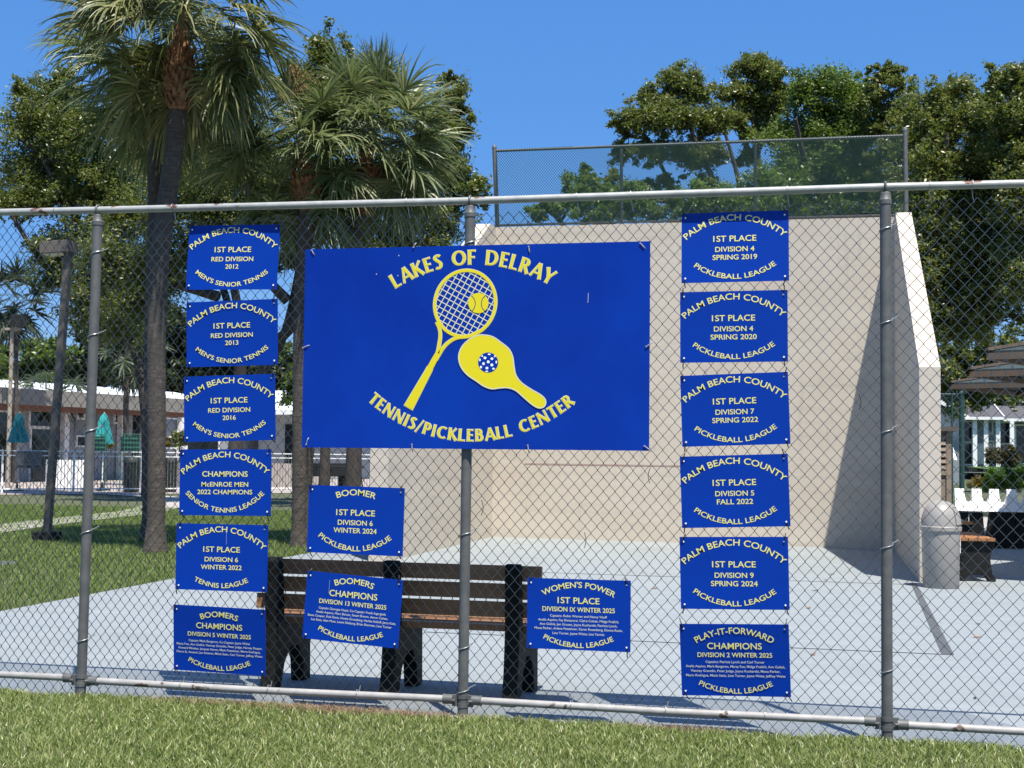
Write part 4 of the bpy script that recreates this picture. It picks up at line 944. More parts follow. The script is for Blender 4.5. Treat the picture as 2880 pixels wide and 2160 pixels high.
for px, lab in ((207, 'green coated wire basket on legs, left of the nearest fence post'), (279, 'green coated wire basket on legs, right of the nearest fence post')):
    q0 = behind(px, 1000, 1.6); zt = behind(px, 938, 1.6).z; zb = behind(px, 976, 1.6).z; w_ = .27
    bk = thing('wire_basket', lab, 'basket', (q0.x, q0.y, 0), (0, 0, fr), 'green wire baskets behind the pool fence')
    mb = MB(); 
    for s1 in (-1, 1):
        for s2 in (-1, 1): mb.tube([(s1 * w_, s2 * w_, 0), (s1 * w_, s2 * w_, zt)], .014, 6)
    mb.build('legs', M['green_wire'], bk)
    mb = MB(); mb.box((-w_ + .02, -w_ + .03, zb), (w_ - .02, w_ - .03, zt - .08)); mb.build('liner', M['green_metal'], bk)
    mb = MB()
    for k in range(5):
        z = zb + (zt - zb) * k / 4
        mb.tube([(-w_, -w_, z), (w_, -w_, z), (w_, w_, z), (-w_, w_, z), (-w_, -w_, z)], .011, 5)
    for k in range(6):
        x = -w_ + 2 * w_ * k / 5; mb.tube([(x, -w_, zb), (x, -w_, zt)], .009, 5)
    mb.build('wire_grid', M['green_wire'], bk)
for px, wd, lab in ((284, .62, 'dark round-topped bin behind the pool fence, right of the nearest fence post'), (368, .5, 'narrower dark bin behind the pool fence, beside the large palm trunk')):
    q0 = behind(px, 1055, .9); zt = behind(px, 984, .9).z
    bn = thing('dark_bin', lab, 'bin', (q0.x, q0.y, 0), (0, 0, fr), 'dark bins behind the pool fence')
    mb = MB(); mb.lathe([(wd * .42, 0), (wd * .5, zt * .8)], n=18); mb.build('body', M['dark_green_tarp'], bn, smooth=True)
    mb = MB(); mb.lathe([(wd * .53, zt * .8), (wd * .52, zt * .84), (wd * .42, zt * .94), (wd * .2, zt), (0, zt + .01)], n=18); mb.build('lid', M['dark_green_tarp'], bn, smooth=True)
# low pale wall, lounger and dark table on the pool deck
a, b = behind(100, 1040, 6), behind(200, 1040, 6)
mb = MB(); mb.beam((a.x, a.y, .55), (b.x, b.y, .55), .3, 1.1); tag(mb.build('pool_wall', M['white']), 'low white pool wall glimpsed through the left part of the picket fence', 'wall')
a, b = behind(385, 1040, 8), behind(700, 1040, 8)
mb = MB(); mb.beam((a.x, a.y, .5), (b.x, b.y, .5), .3, 1.0); tag(mb.build('planter_wall', M['deck']), 'long low tan wall across the pool deck behind the oak trunk', 'wall')
q0 = behind(755, 1045, -3.2)
pt = thing('patio_table', 'black metal patio table with thin bowed legs, before the pool fence', 'table', (q0.x, q0.y, 0), (0, 0, fr + .1))
mb = MB(); mb.box((-1.15, -.45, .98), (.35, .45, 1.03)); mb.build('tabletop', M['dark'], pt, bevel=.01)
for sx in (-1.0, .25):
    for sy in (-.35, .35): mb = MB(); mb.tube([(sx, sy, .98), (sx + (.05 if sx > 0 else -.05), sy, .5), (sx + (.16 if sx > 0 else -.16), sy, 0)], .025, 8); mb.build('leg', M['dark'], pt)
q0 = behind(720, 1045, -1.2)
gb = thing('grill_box', 'dark boxy grill cabinet on legs, in front of the pool fence below the banner', 'grill', (q0.x, q0.y, 0), (0, 0, fr))
mb = MB(); mb.box((-.8, -.3, .62), (.75, .3, 1.12)); mb.build('body', M['dark'], gb, bevel=.03)
mb = MB(); mb.box((-.5, -.22, 0), (-.38, .22, .62)); mb.box((.3, -.22, 0), (.42, .22, .62)); mb.build('leg_frame', M['dark'], gb)

# ------------------------------------------------------------------ lamp posts, left
lt, lb = P(148, 545, 13.25), P(101, 1163, 13.25)
lp = thing('lamp_post', 'brown square lamp post with shoebox head, leaning slightly, left of the nearest fence post', 'lamp post', (lb.x, 13.25, 0))
mb = MB(); mb.beam((lb.x, 13.25, .02), (lt.x, 13.25, lt.z), .115, .115, (0, 1, 0)); mb.build('pole', M['pole'], lp, world=True, bevel=.008)
mb = MB(); mb.box((lb.x - .17, 13.05, -.05), (lb.x + .17, 13.45, .13)); mb.build('base', M['dark'], lp, world=True, bevel=.02)
a, b = P(97, 522, 13.25), P(157, 548, 13.25)
mb = MB(); Mx = Matrix.Translation(((a.x + b.x) / 2, 13.25, (a.z + b.z) / 2)) @ Matrix.Rotation(R(-3), 4, 'Y'); hw = (b.x - a.x) / 2; hh = (a.z - b.z) / 2
mb.box((-hw, -.17, -hh), (hw, .17, hh * .9), Mx); hd = mb.build('lamp_head', M['pole'], lp, world=True, bevel=.012)
mb = MB(); mb.box((-hw + .03, -.13, -hh - .012), (hw - .15, .13, -hh - .001), Mx); ln = mb.build('lens', M['white'], hd); ln.location = -lp.location
fp = P(23, 845, 40); ft = P(26, 712, 40)
l2 = thing('far_lamp_post', 'thin pale lamp post with a dark twin head, far left above the clubhouse roof', 'lamp post', (fp.x, 40, 0))
mb = MB(); mb.tube([(fp.x, 40, 0), (ft.x, 40, ft.z)], [.10, .07], 10); mb.build('pole', M['pale_pole'], l2, world=True, smooth=True)
mb = MB(); mb.box((ft.x - .35, 39.9, ft.z - .02), (ft.x + .35, 40.1, ft.z + .07)); mb.build('arm', M['pale_pole'], l2, world=True)
mb = MB(); mb.box((ft.x + .05, 39.75, ft.z + .13), (ft.x + .5, 40.25, ft.z + .55)); mb.build('lamp_head', M['dark'], l2, world=True)
# dark round cover in the grass
q = G(2, 1216); mb = MB(); mb.lathe([(.42, -.05), (.42, -.012), (.40, -.004), (0, -.002)], (q.x - .22, q.y, 0), 28)
tag(mb.build('ground_cover_lid', M['line']), 'flat dark round cover lying in the grass at the left edge', 'cover')
# concrete footing strip showing through the worn grass under the fence
mb = MB(); xs = np.linspace(-3.2, -1.75, 16)
for i, x in enumerate(xs): mb.v += [(x, -.05 - .04 * math.sin(i * 1.1), .03), (x, .015, .03)]
mb.f += [(2 * i, 2 * i + 2, 2 * i + 3, 2 * i + 1) for i in range(15)]
tag(mb.build('footing_strip', M['edge_concrete']), kind='structure')

# ------------------------------------------------------------------ palms
def palm_leaf(V, F, base, direction, up, pet, fan, seg, droop, rg, width=.045):
    """one fan leaf: bowed stalk, then seg narrow blades round a recurved midrib"""
    d = np.array(direction, float); d /= np.linalg.norm(d); g = np.array([0, 0, -1.0])
    p = np.array(base, float); pts = [p.copy()]; n_ = 6
    for i in range(n_):
        d = d + g * droop * .16; d /= np.linalg.norm(d); p = p + d * pet / n_; pts.append(p.copy())
    sd = np.cross(d, np.array([0, 0, 1.0]))
    if np.linalg.norm(sd) < .1: sd = np.array([1.0, 0, 0])
    sd /= np.linalg.norm(sd); nm = np.cross(sd, d); roll = rg.normal(0, .35); sd, nm = sd * math.cos(roll) + nm * math.sin(roll), nm * math.cos(roll) - sd * math.sin(roll)
    def strip(pl, wl, nrm):
        b0 = len(V)
        for i, q in enumerate(pl):
            t = pl[min(i + 1, len(pl) - 1)] - pl[max(i - 1, 0)]; t = t / (np.linalg.norm(t) + 1e-9)
            s = np.cross(t, nrm); s = s / (np.linalg.norm(s) + 1e-9) * wl[i] / 2
            V.append(q + s); V.append(q - s)
        for i in range(len(pl) - 1): F.append((b0 + 2 * i, b0 + 2 * i + 1, b0 + 2 * i + 3, b0 + 2 * i + 2))
    strip(pts, [.035, .03, .026, .024, .022, .02, .02], nm)
    for k in range(seg):
        a = (k / (seg - 1) - .5) * 2; ang = a * 2.15
        rad = fan * (1.0 - .33 * abs(a) ** 1.6) * rg.uniform(.9, 1.06)
        hub = p + d * (.28 * fan * (1 - abs(a)) ** 1.2) + g * (.07 * fan * (1 - abs(a)) * droop)
        dirv = d * math.cos(ang) + sd * math.sin(ang) + nm * (.30 * (1 - abs(a) * .4)); dirv /= np.linalg.norm(dirv)
        q = hub.copy(); pl = [q.copy()]; nseg = 5; dd = dirv.copy()
        sag = droop * rg.uniform(.45, 1.7); dd = dd + rg.normal(0, .09, 3); rad *= (rg.uniform(.5, .8) if rg.random() < .08 else 1)
        for i in range(nseg):
            dd = dd + g * sag * (.05 + .30 * (i / nseg) ** 1.5) + rg.normal(0, .035, 3); dd /= np.linalg.norm(dd); q = q + dd * rad / nseg; pl.append(q.copy())
        nr = nm + sd * (.55 if k % 2 else -.55); nr /= np.linalg.norm(nr)
        strip(pl, [width * .55, width, width * .95, width * .7, width * .4, .004], nr)
def palm(name, label, Y, path, r0, r1, crown_c, n_leaf, pet, fan, seed, mleaf='palm_leaf', boots=True, ang=(-55, 85), seg=36, trunk_bottom=True, droop=1.0, width=.045, boot_len=.62, cut=.70):
    """path: pixel points of the trunk from base to top on the plane Y"""
    rg = np.random.default_rng(seed)
    pts = [P(x, y, Y) for x, y in path]; pts[0].z = -.08
    root = thing(name, label, 'palm tree', (pts[0].x, Y, 0), group='cabbage palms')
    xs = np.linspace(0, 1, 40); pz = np.array([p.z for p in pts]); zz = pz[0] + (pz[-1] - pz[0]) * xs
    xx = np.interp(zz, pz, [p.x for p in pts]); xx = np.convolve(np.pad(xx, 4, mode='edge'), np.ones(9) / 9, 'valid')
    mb = MB(); fine = np.linspace(0, 1, 110); Zf = np.interp(fine, xs, zz); Xf = np.interp(fine, xs, xx)
    rad = [(r0 + (r1 - r0) * t + .55 * r0 * max(0, .07 - t) / .07 * .8) * (1 + .028 * (i % 2) + .02 * rg.normal()) for i, t in enumerate(fine)]
    mb.tube([(a, Y + .02 * math.sin(b * 1.3), b) for a, b in zip(Xf, Zf)], rad, 18); mb.build('trunk', M['trunk_palm'], root, world=True, smooth=True)
    top = Vector((xx[-1], Y, zz[-1])); c = P(crown_c[0], crown_c[1], Y)
    if boots:
        mb = MB(); n = 120
        mb.tube([top + Vector((0, 0, -.02 - boot_len * .35)), top + Vector((0, 0, boot_len * .1)), top + Vector((0, 0, boot_len * .5)), top + Vector((0, 0, boot_len * .9)), c], [r1 * 1.0, r1 * 1.42, r1 * 1.48, r1 * 1.1, r1 * .5], 14)
        for i in range(n):
            t = i / n; a = i * 2.399; z = top.z - boot_len * .40 + boot_len * 1.25 * t; rr = r1 * (1.05 + 1.5 * t if t < .28 else (1.46 if t < .7 else 1.46 - 1.6 * (t - .7))); ca, sa = math.cos(a), math.sin(a); ox = top.x + (c.x - top.x) * max(0, t - .3)
            b0 = Vector((ox + rr * ca, Y + rr * sa, z)); out = Vector((ca, sa, 0)); sd_ = Vector((-sa, ca, 0)); ln = rg.uniform(.10, .20); tip = b0 + out * rg.uniform(.03, .10) + Vector((0, 0, ln))
            hw = rg.uniform(.035, .06)
            mb.add([b0 - sd_ * hw, b0 + sd_ * hw, tip + sd_ * hw * .45, tip - sd_ * hw * .45, b0 - out * .05 + Vector((0, 0, .03)), tip - out * .025 + Vector((0, 0, -.01))], [(0, 1, 2, 3), (0, 4, 1), (3, 2, 5)])
        mb.build('leaf_bases', M['boot'], root, world=True)
    V = []; F = []; cc = np.array(c)
    for i in range(n_leaf):
        t = (i + .5) / n_leaf; el = R(ang[1] + (ang[0] - ang[1]) * t ** .85 + rg.normal(0, 11)); az = i * 2.399963 + rg.normal(0, .12)
        if boots and math.sin(az) < -.45 and el < R(30):
            if t > cut: continue
            el = R(rg.uniform(24, 56))
        dv = (math.cos(el) * math.cos(az), math.cos(el) * math.sin(az), math.sin(el))
        b0 = cc + np.array([dv[0] * .08, dv[1] * .08, -.28 * t])
        palm_leaf(V, F, b0, dv, None, pet * rg.uniform(.8, 1.1), fan * rg.uniform(.85, 1.1), seg, droop * (.55 + .6 * t), rg, width)
    np_mesh('crown', np.array(V), np.array(F), M[mleaf], root, offset=root.location)
    return root, c
pA, cA = palm('cabbage_palm', 'tall cabbage palm with curved grey trunk left of the award signs, its crown cut off', 11.5,
     [(336, 1192), (337, 1000), (338, 820), (340, 640), (352, 480), (375, 330), (388, 200)], .135, .145, (397, 15), 92, 1.15, .92, 11, 'palm_leaf_warm', ang=(-42, 84), seg=40, droop=1.5, width=.040, boot_len=.75)
palm('cabbage_palm', 'second cabbage palm with its trunk half hidden directly behind the tallest one', 13.6,
     [(319, 1135), (324, 900), (329, 640), (333, 440), (334, 275)], .10, .115, (336, 120), 54, 1.05, .88, 12, 'palm_leaf', ang=(-40, 75), seg=36, droop=1.4, width=.040, boot_len=.55)
palm('cabbage_palm', 'full round cabbage palm just left of the wall-top fence, brown leaf bases showing', 14.2,
     [(652, 1150), (660, 960), (690, 740), (735, 590), (768, 500), (785, 435)], .13, .14, (803, 290), 105, .85, .82, 13, 'palm_leaf', ang=(-28, 88), seg=40, droop=1.35, width=.040, boot_len=.62)
palm('cabbage_palm', 'smaller cabbage palm with a slim upright trunk between the left signs and the banner', 13.5,
     [(645, 1168), (646, 960), (650, 740), (655, 560), (665, 432)], .115, .13, (645, 322), 60, .92, .82, 14, 'palm_leaf', ang=(-34, 72), seg=36, droop=1.4, width=.040, boot_len=.5)
# dry strands hanging between the two palm crowns
rg = np.random.default_rng(5); V = []; F = []
for i in range(70):
    q = np.array(P(632 + rg.normal(0, 6), 150 + rg.normal(0, 8), 13.0)); tip = q + np.array([rg.normal(.25, .22), rg.normal(0, .2), rg.normal(-.35, .22)]); b0 = len(V); s = np.array([.006, .006, .002])
    V += [q - s, q + s, tip]; F.append((b0, b0 + 1, b0 + 2))
o = np_mesh('dry_frond', np.array(V), np.array(F), M['palm_dead'], pA, offset=pA.location)
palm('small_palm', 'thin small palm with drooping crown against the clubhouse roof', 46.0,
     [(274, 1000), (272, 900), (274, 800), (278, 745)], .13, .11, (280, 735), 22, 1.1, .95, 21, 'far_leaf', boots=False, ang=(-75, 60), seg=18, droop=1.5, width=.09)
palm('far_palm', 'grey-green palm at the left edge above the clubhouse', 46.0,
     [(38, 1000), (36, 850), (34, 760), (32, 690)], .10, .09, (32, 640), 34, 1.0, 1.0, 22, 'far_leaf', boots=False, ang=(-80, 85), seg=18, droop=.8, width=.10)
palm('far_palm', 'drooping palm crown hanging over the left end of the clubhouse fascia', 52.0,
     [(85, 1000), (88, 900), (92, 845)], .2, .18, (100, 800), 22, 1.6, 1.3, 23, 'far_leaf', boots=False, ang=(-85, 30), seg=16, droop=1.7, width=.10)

# ------------------------------------------------------------------ broadleaf trees
def leaf_quads(C, L, rg, upbias=.35, aspect=.42):
    n = len(C); a = rg.normal(size=(n, 3)); a[:, 2] = a[:, 2] * .8; a /= np.linalg.norm(a, axis=1)[:, None]
    nrm = rg.normal(size=(n, 3)); nrm[:, 2] += upbias * 2; b = np.cross(nrm, a); b /= (np.linalg.norm(b, axis=1)[:, None] + 1e-9)
    ll = (L * rg.uniform(.65, 1.3, n))[:, None]; ww = ll * aspect
    V = np.empty((n, 4, 3)); V[:, 0] = C - a * ll * .5; V[:, 1] = C + b * ww * .5 - a * ll * .05; V[:, 2] = C + a * ll * .5; V[:, 3] = C - b * ww * .5 - a * ll * .05
    return V.reshape(-1, 3), np.arange(4 * n).reshape(n, 4)
DENS = 4.2; BLOB = 1.0
def tree(name, label, Y, trunk, blobs, nleaf, L, seed, mleaf='oak_leaf', mbark='bark', cat='tree', group=None, r0=.22, limbs=True, clump=.36, dens=1.0, depth=1.0, sub=9, twig=True, grow=1.0):
    """trunk: list of limbs, each a list of pixel points (first limb starts at the ground);
    blobs: (px, py, rx, ry[, dY]) foliage masses of the crown, each a real ellipsoid filled with leaf clumps"""
    rg = np.random.default_rng(seed); ppm = 2937.0 / (Y + CD)
    b0 = P(trunk[0][0][0], trunk[0][0][1], Y); root = thing(name, label, cat, (b0.x, Y, 0), group=group)
    mb = MB()
    for li, limb in enumerate(trunk):
        pts = []
        dy_end = rg.uniform(-1.5, 1.5) if li else 0
        for i, q in enumerate(limb):
            v = P(q[0], q[1], Y); v.y = Y + dy_end * i / max(1, len(limb) - 1); pts.append(v)
        if li == 0: pts[0].z = -.1
        k = r0 * (1.0 if li == 0 else .55); rr = [k * (1 - .62 * i / max(1, len(pts) - 1)) for i in range(len(pts))]
        sp = spline([tuple(p) for p in pts], 5); rs = np.interp(np.linspace(0, len(pts) - 1, len(sp)), range(len(pts)), rr)
        mb.tube([Vector(p) for p in sp], list(rs), 9)
    area = np.array([b[2] * b[3] for b in blobs], float); area /= area.sum()
    C = []
    ends = [P(l[-1][0], l[-1][1], Y) for l in trunk] + [P(l[len(l) // 2][0], l[len(l) // 2][1], Y) for l in trunk]
    for b, ar in zip(blobs, area):
        px, py, rx, ry = b[0], b[1], b[2] * grow, b[3] * grow; dy = b[4] if len(b) > 4 else rg.uniform(-.6, .6) * rx / ppm
        c = np.array(P(px, py, Y)); c[1] += dy; e = np.array([rx / ppm, max(rx, ry) / ppm * .85 * depth, ry / ppm])
        nb = int(max(40, nleaf * ar * DENS)); ns = max(7, int(1.5 * sub * (e[0] * e[2]) / (L * 3.2) ** 2))
        u = rg.normal(size=(ns, 3)); u /= np.linalg.norm(u, axis=1)[:, None]; rad = np.minimum(np.abs(rg.normal(.62, .30, ns)), 1.22)
        subc = c + u * rad[:, None] * e; sr = np.minimum(clump * min(e[0], e[2]), L * 3.6) * rg.uniform(.30, 1.25, ns)
        wgt = sr ** 2; wgt /= wgt.sum(); idx = rg.choice(ns, nb, p=wgt)
        off = rg.normal(size=(nb, 3)) * .55; loose = rg.uniform(0, 1, nb) < .06; off[loose] *= 1.5
        st_ = rg.normal(size=(ns, 3)); st_ /= np.linalg.norm(st_, axis=1)[:, None]; off = off * .75 + st_[idx] * rg.normal(0, .6, nb)[:, None]; C.append(subc[idx] + off * sr[idx][:, None] * np.array([1.0, 1.0, .85]))
        if twig:
            src = min(ends, key=lambda q: (np.array(q) - c) @ (np.array(q) - c))
            m_ = Vector((np.array(src) * .4 + c * .6)) + Vector(rg.normal(0, .25, 3)); mb.tube([src, m_, Vector(c)], [r0 * .26, r0 * .17, r0 * .08], 6)
            for k in rg.choice(ns, min(ns, 6), replace=False):
                t_ = rg.uniform(.3, 1); st = m_.lerp(Vector(c), t_); en = Vector(subc[k]); md = st.lerp(en, .5) + Vector(rg.normal(0, .12, 3)); mb.tube([st, md, en], [r0 * .10, r0 * .07, r0 * .03], 5)
    tr = mb.build('trunk', M[mbark], root, world=True, smooth=True)
    C = np.vstack(C); V, F = leaf_quads(C, L, rg)
    np_mesh('crown', V, F, M[mleaf], root, offset=root.location)
    return root
# big oak, limbs showing between the signs
tree('spreading_oak', 'spreading oak whose dark forked limbs show between the left award signs and the banner', 29.0,
     [[(505, 1120), (508, 1000), (512, 900), (520, 810)], [(520, 830), (500, 740), (470, 640), (430, 560), (370, 470)], [(520, 820), (528, 700), (520, 600), (505, 490), (520, 380)],
      [(525, 850), (575, 790), (608, 720), (625, 640), (640, 540), (660, 440)], [(600, 735), (640, 690), (652, 600), (640, 480)], [(470, 640), (400, 620), (330, 600), (250, 590)], [(622, 650), (580, 590), (560, 500), (580, 400)]],
     [(470, 420, 110, 90), (560, 470, 90, 70), (430, 540, 70, 50), (590, 380, 80, 80), (520, 330, 90, 70), (640, 500, 60, 50), (350, 560, 90, 60), (300, 640, 70, 70), (450, 470, 80, 60), (250, 560, 70, 60), (380, 400, 80, 70), (610, 560, 30, 25), (560, 560, 40, 25), (480, 560, 35, 25)],
     19000, .125, 31, 'oak_leaf', r0=.30, grow=1.15, depth=1.3)
tree('broad_tree', 'broad rounded tree with sunlit top at the far left behind the tallest palm', 32.0,
     [[(322, 1085), (318, 900), (285, 740), (190, 610)], [(230, 660), (120, 580), (60, 470)], [(170, 620), (190, 500), (200, 400)], [(170, 620), (250, 520), (300, 440)], [(190, 520), (150, 430), (110, 350)]],
     [(55, 255, 70, 75), (125, 235, 70, 70), (60, 350, 110, 75), (180, 310, 85, 75), (230, 390, 90, 70), (140, 420, 120, 60), (40, 440, 90, 50), (290, 480, 85, 60), (200, 520, 100, 60), (120, 540, 70, 50), (250, 600, 100, 70), (190, 660, 80, 55), (160, 190, 45, 35), (45, 190, 35, 30), (280, 690, 80, 55), (130, 590, 50, 40), (210, 270, 60, 50), (270, 330, 60, 60)],
     24000, .135, 32, 'oak_leaf', r0=.26, grow=1.1, depth=1.2, group='broadleaf trees on the left')
tree('broad_tree', 'loose leafy tree rising behind the round palm, its twig tips above the palm crowns', 27.0,
     [[(760, 1080), (770, 860), (780, 700), (800, 560)], [(790, 620), (860, 480), (930, 360), (980, 250)], [(780, 640), (720, 420), (690, 230)], [(800, 560), (880, 520), (960, 460)], [(795, 560), (800, 380), (780, 240)]],
     [(690, 110, 45, 45), (735, 170, 70, 60), (650, 170, 60, 55), (800, 210, 60, 60), (680, 250, 90, 70), (985, 215, 34, 45), (975, 165, 18, 22), (1000, 280, 26, 40), (950, 300, 60, 70), (985, 390, 55, 50), (1030, 420, 30, 50), (930, 440, 80, 50), (860, 510, 90, 40), (960, 500, 60, 40), (780, 490, 80, 40), (720, 490, 60, 45), (880, 370, 90, 70), (700, 90, 16, 22), (755, 105, 14, 16)],
     19000, .115, 33, 'oak_leaf', r0=.24, grow=1.12, group='broadleaf trees on the left')
tree('leafy_tree', 'dark leafy tree low behind the banner and the middle fence post', 33.0,
     [[(700, 1060), (705, 900), (710, 800)], [(705, 860), (740, 740), (760, 640)], [(705, 860), (650, 780), (625, 720)]],
     [(640, 830, 40, 60), (625, 770, 28, 40), (700, 640, 60, 40), (760, 600, 70, 50), (850, 570, 80, 40), (950, 560, 60, 40), (1010, 560, 40, 30), (660, 880, 30, 40)], 5000, .14, 34, 'fresh_leaf', r0=.2)
# dark trees beyond the clubhouse
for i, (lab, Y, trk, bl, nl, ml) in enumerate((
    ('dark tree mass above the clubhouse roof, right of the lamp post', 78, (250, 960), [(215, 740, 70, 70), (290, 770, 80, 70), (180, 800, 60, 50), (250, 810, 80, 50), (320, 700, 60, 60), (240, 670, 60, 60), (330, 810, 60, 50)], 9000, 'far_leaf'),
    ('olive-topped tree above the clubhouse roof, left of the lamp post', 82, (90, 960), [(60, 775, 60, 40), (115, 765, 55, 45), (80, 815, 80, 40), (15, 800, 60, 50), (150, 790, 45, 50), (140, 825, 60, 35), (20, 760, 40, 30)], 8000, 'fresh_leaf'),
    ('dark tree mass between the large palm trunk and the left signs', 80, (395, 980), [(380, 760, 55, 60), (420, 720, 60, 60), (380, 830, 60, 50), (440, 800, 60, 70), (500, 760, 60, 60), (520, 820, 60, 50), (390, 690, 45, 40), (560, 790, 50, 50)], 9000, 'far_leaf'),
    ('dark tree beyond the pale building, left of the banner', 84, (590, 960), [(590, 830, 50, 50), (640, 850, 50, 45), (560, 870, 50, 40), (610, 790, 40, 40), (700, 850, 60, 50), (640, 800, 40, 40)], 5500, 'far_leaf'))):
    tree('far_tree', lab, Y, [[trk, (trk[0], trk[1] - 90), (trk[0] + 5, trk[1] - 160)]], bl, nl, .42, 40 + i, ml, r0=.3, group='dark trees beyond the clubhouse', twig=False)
# right-hand trees beyond the practice wall
GR = 'tall trees beyond the practice wall'
tree('tall_tree', 'open-crowned tree with bare limbs showing, leftmost of the tall trees beyond the wall', 40.0,
     [[(1600, 1000), (1595, 760), (1580, 600), (1570, 480)], [(1580, 560), (1500, 470), (1440, 380), (1400, 300)], [(1575, 500), (1545, 400), (1500, 300), (1480, 220)], [(1480, 440), (1400, 420), (1340, 400)], [(1580, 520), (1600, 420), (1570, 300)]],
     [(1400, 215, 45, 38), (1455, 185, 45, 35), (1500, 195, 38, 42), (1370, 260, 50, 35), (1450, 260, 75, 50), (1535, 260, 45, 45), (1345, 325, 40, 30), (1420, 330, 60, 30), (1500, 330, 60, 40), (1320, 385, 30, 20), (1380, 400, 40, 18), (1550, 330, 35, 30), (1440, 395, 40, 18), (1530, 400, 40, 25), (1345, 280, 30, 22)],
     13000, .14, 51, 'right_leaf', r0=.24, group=GR, clump=.40, sub=11, grow=1.0)
tree('tall_tree', 'slender tree with a rounded top, the tallest beyond the wall', 41.5,
     [[(1650, 1000), (1655, 700), (1650, 480), (1635, 320), (1622, 220)], [(1640, 360), (1600, 290), (1575, 230)], [(1636, 330), (1665, 250), (1672, 190)]],
     [(1622, 150, 42, 36), (1660, 170, 38, 36), (1590, 205, 48, 30), (1640, 215, 58, 42), (1680, 225, 25, 40), (1600, 255, 40, 28), (1665, 280, 45, 30), (1640, 130, 24, 18), (1620, 300, 30, 22), (1610, 340, 26, 20)], 8500, .14, 52, 'right_leaf', r0=.2, group=GR, clump=.40, sub=11, grow=1.0)
tree('tall_tree', 'dense bright green tree behind the right half of the wall-top fence', 38.0,
     [[(1780, 1000), (1785, 700), (1790, 480), (1800, 340)], [(1790, 460), (1740, 360), (1720, 280)], [(1795, 420), (1850, 320), (1870, 250)]],
     [(1740, 205, 40, 40), (1800, 200, 50, 45), (1855, 205, 45, 45), (1730, 280, 60, 50), (1810, 275, 70, 55), (1875, 285, 45, 50), (1720, 345, 50, 40), (1790, 350, 80, 50), (1870, 370, 55, 50), (1700, 400, 50, 50), (1800, 430, 100, 50), (1740, 470, 90, 40), (1880, 450, 60, 50), (1680, 460, 60, 40)], 19000, .135, 53, 'fresh_leaf', r0=.26, group=GR, grow=1.22)
tree('tall_tree', 'thin wispy tree rising just right of the wall-top fence post', 37.0,
     [[(1935, 1000), (1925, 700), (1945, 480), (1922, 330), (1908, 230)], [(1922, 400), (1950, 300), (1965, 240)]],
     [(1905, 165, 36, 24), (1930, 180, 34, 28), (1890, 215, 34, 26), (1945, 240, 40, 40), (1900, 265, 32, 24), (1960, 320, 40, 50), (1920, 320, 30, 30), (1930, 420, 40, 60)], 6500, .135, 54, 'right_leaf', r0=.09, group=GR, grow=1.22)
tree('tall_tree', 'wide bronze-green tree with pale limbs at the upper right', 34.0,
     [[(1900, 1000), (1935, 800), (1990, 640), (2050, 520), (2090, 440)], [(2040, 540), (2010, 420), (1975, 320)], [(2085, 520), (2110, 380), (2120, 260)], [(2088, 500), (2160, 400), (2200, 300)], [(2060, 500), (2040, 400), (2040, 300)]],
     [(2010, 220, 45, 40), (2060, 195, 40, 35), (2000, 290, 55, 50), (2080, 270, 60, 50), (2130, 235, 40, 45), (2040, 360, 70, 50), (2130, 330, 60, 55), (2000, 440, 60, 60), (2090, 440, 80, 60), (2170, 420, 60, 60), (2010, 540, 50, 60), (2080, 540, 80, 60), (2160, 530, 70, 60), (2030, 620, 60, 60), (2110, 640, 80, 60), (2180, 610, 60, 55), (2060, 700, 55, 45), (2110, 700, 50, 40), (1990, 600, 50, 80), (2040, 500, 60, 60), (2150, 470, 60, 60), (2200, 680, 20, 20)], 30000, .135, 55, 'right_leaf', 'bark_pale', r0=.3, group=GR, grow=1.22)
tree('tall_tree', 'rightmost tall tree, cut off by the right edge of the picture', 32.0,
     [[(2235, 1000), (2230, 700), (2225, 450), (2215, 280)], [(2225, 450), (2180, 330), (2165, 230)], [(2222, 400), (2270, 300)]],
     [(2150, 175, 28, 30), (2195, 175, 40, 35), (2170, 240, 40, 40), (2220, 260, 50, 50), (2190, 320, 50, 50), (2240, 350, 50, 60), (2200, 420, 50, 50), (2230, 500, 50, 60), (2200, 600, 40, 40), (2260, 220, 50, 50), (2215, 560, 40, 30)], 13000, .13, 56, 'right_leaf', 'bark_pale', r0=.25, group=GR, grow=1.22)
tree('bushy_tree', 'low bushy tree showing through the left part of the wall-top fence', 34.0,
     [[(1250, 1000), (1260, 700), (1265, 520)], [(1262, 560), (1210, 480), (1180, 450)], [(1265, 540), (1330, 460), (1380, 430)]],
     [(1245, 415, 45, 40), (1205, 450, 45, 30), (1300, 420, 55, 45), (1270, 370, 20, 20), (1360, 430, 60, 40), (1170, 470, 35, 22), (1430, 450, 60, 35), (1500, 440, 60, 45), (1290, 470, 90, 30), (1580, 450, 60, 50), (1640, 420, 50, 60)], 11000, .13, 57, 'fresh_leaf', r0=.22)
tree('olive_tree', 'rounded olive-green tree behind the shade canopies and the shed', 62.0,
     [[(2000, 985), (2005, 900), (2060, 830)]], [(2060, 790, 50, 45), (2120, 760, 60, 45), (2190, 755, 60, 45), (2050, 840, 45, 50), (2110, 830, 60, 50), (2180, 820, 70, 50), (2240, 780, 50, 50), (2040, 760, 30, 30)], 7500, .26, 58, 'oak_leaf', r0=.3, twig=False)
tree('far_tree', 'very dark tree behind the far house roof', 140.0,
     [[(2240, 985), (2240, 900), (2200, 860)]], [(2080, 870, 50, 40), (2140, 870, 60, 40), (2210, 880, 60, 50), (2260, 900, 50, 50), (2200, 930, 50, 40)], 4500, .5, 59, 'far_leaf', r0=.4, twig=False)
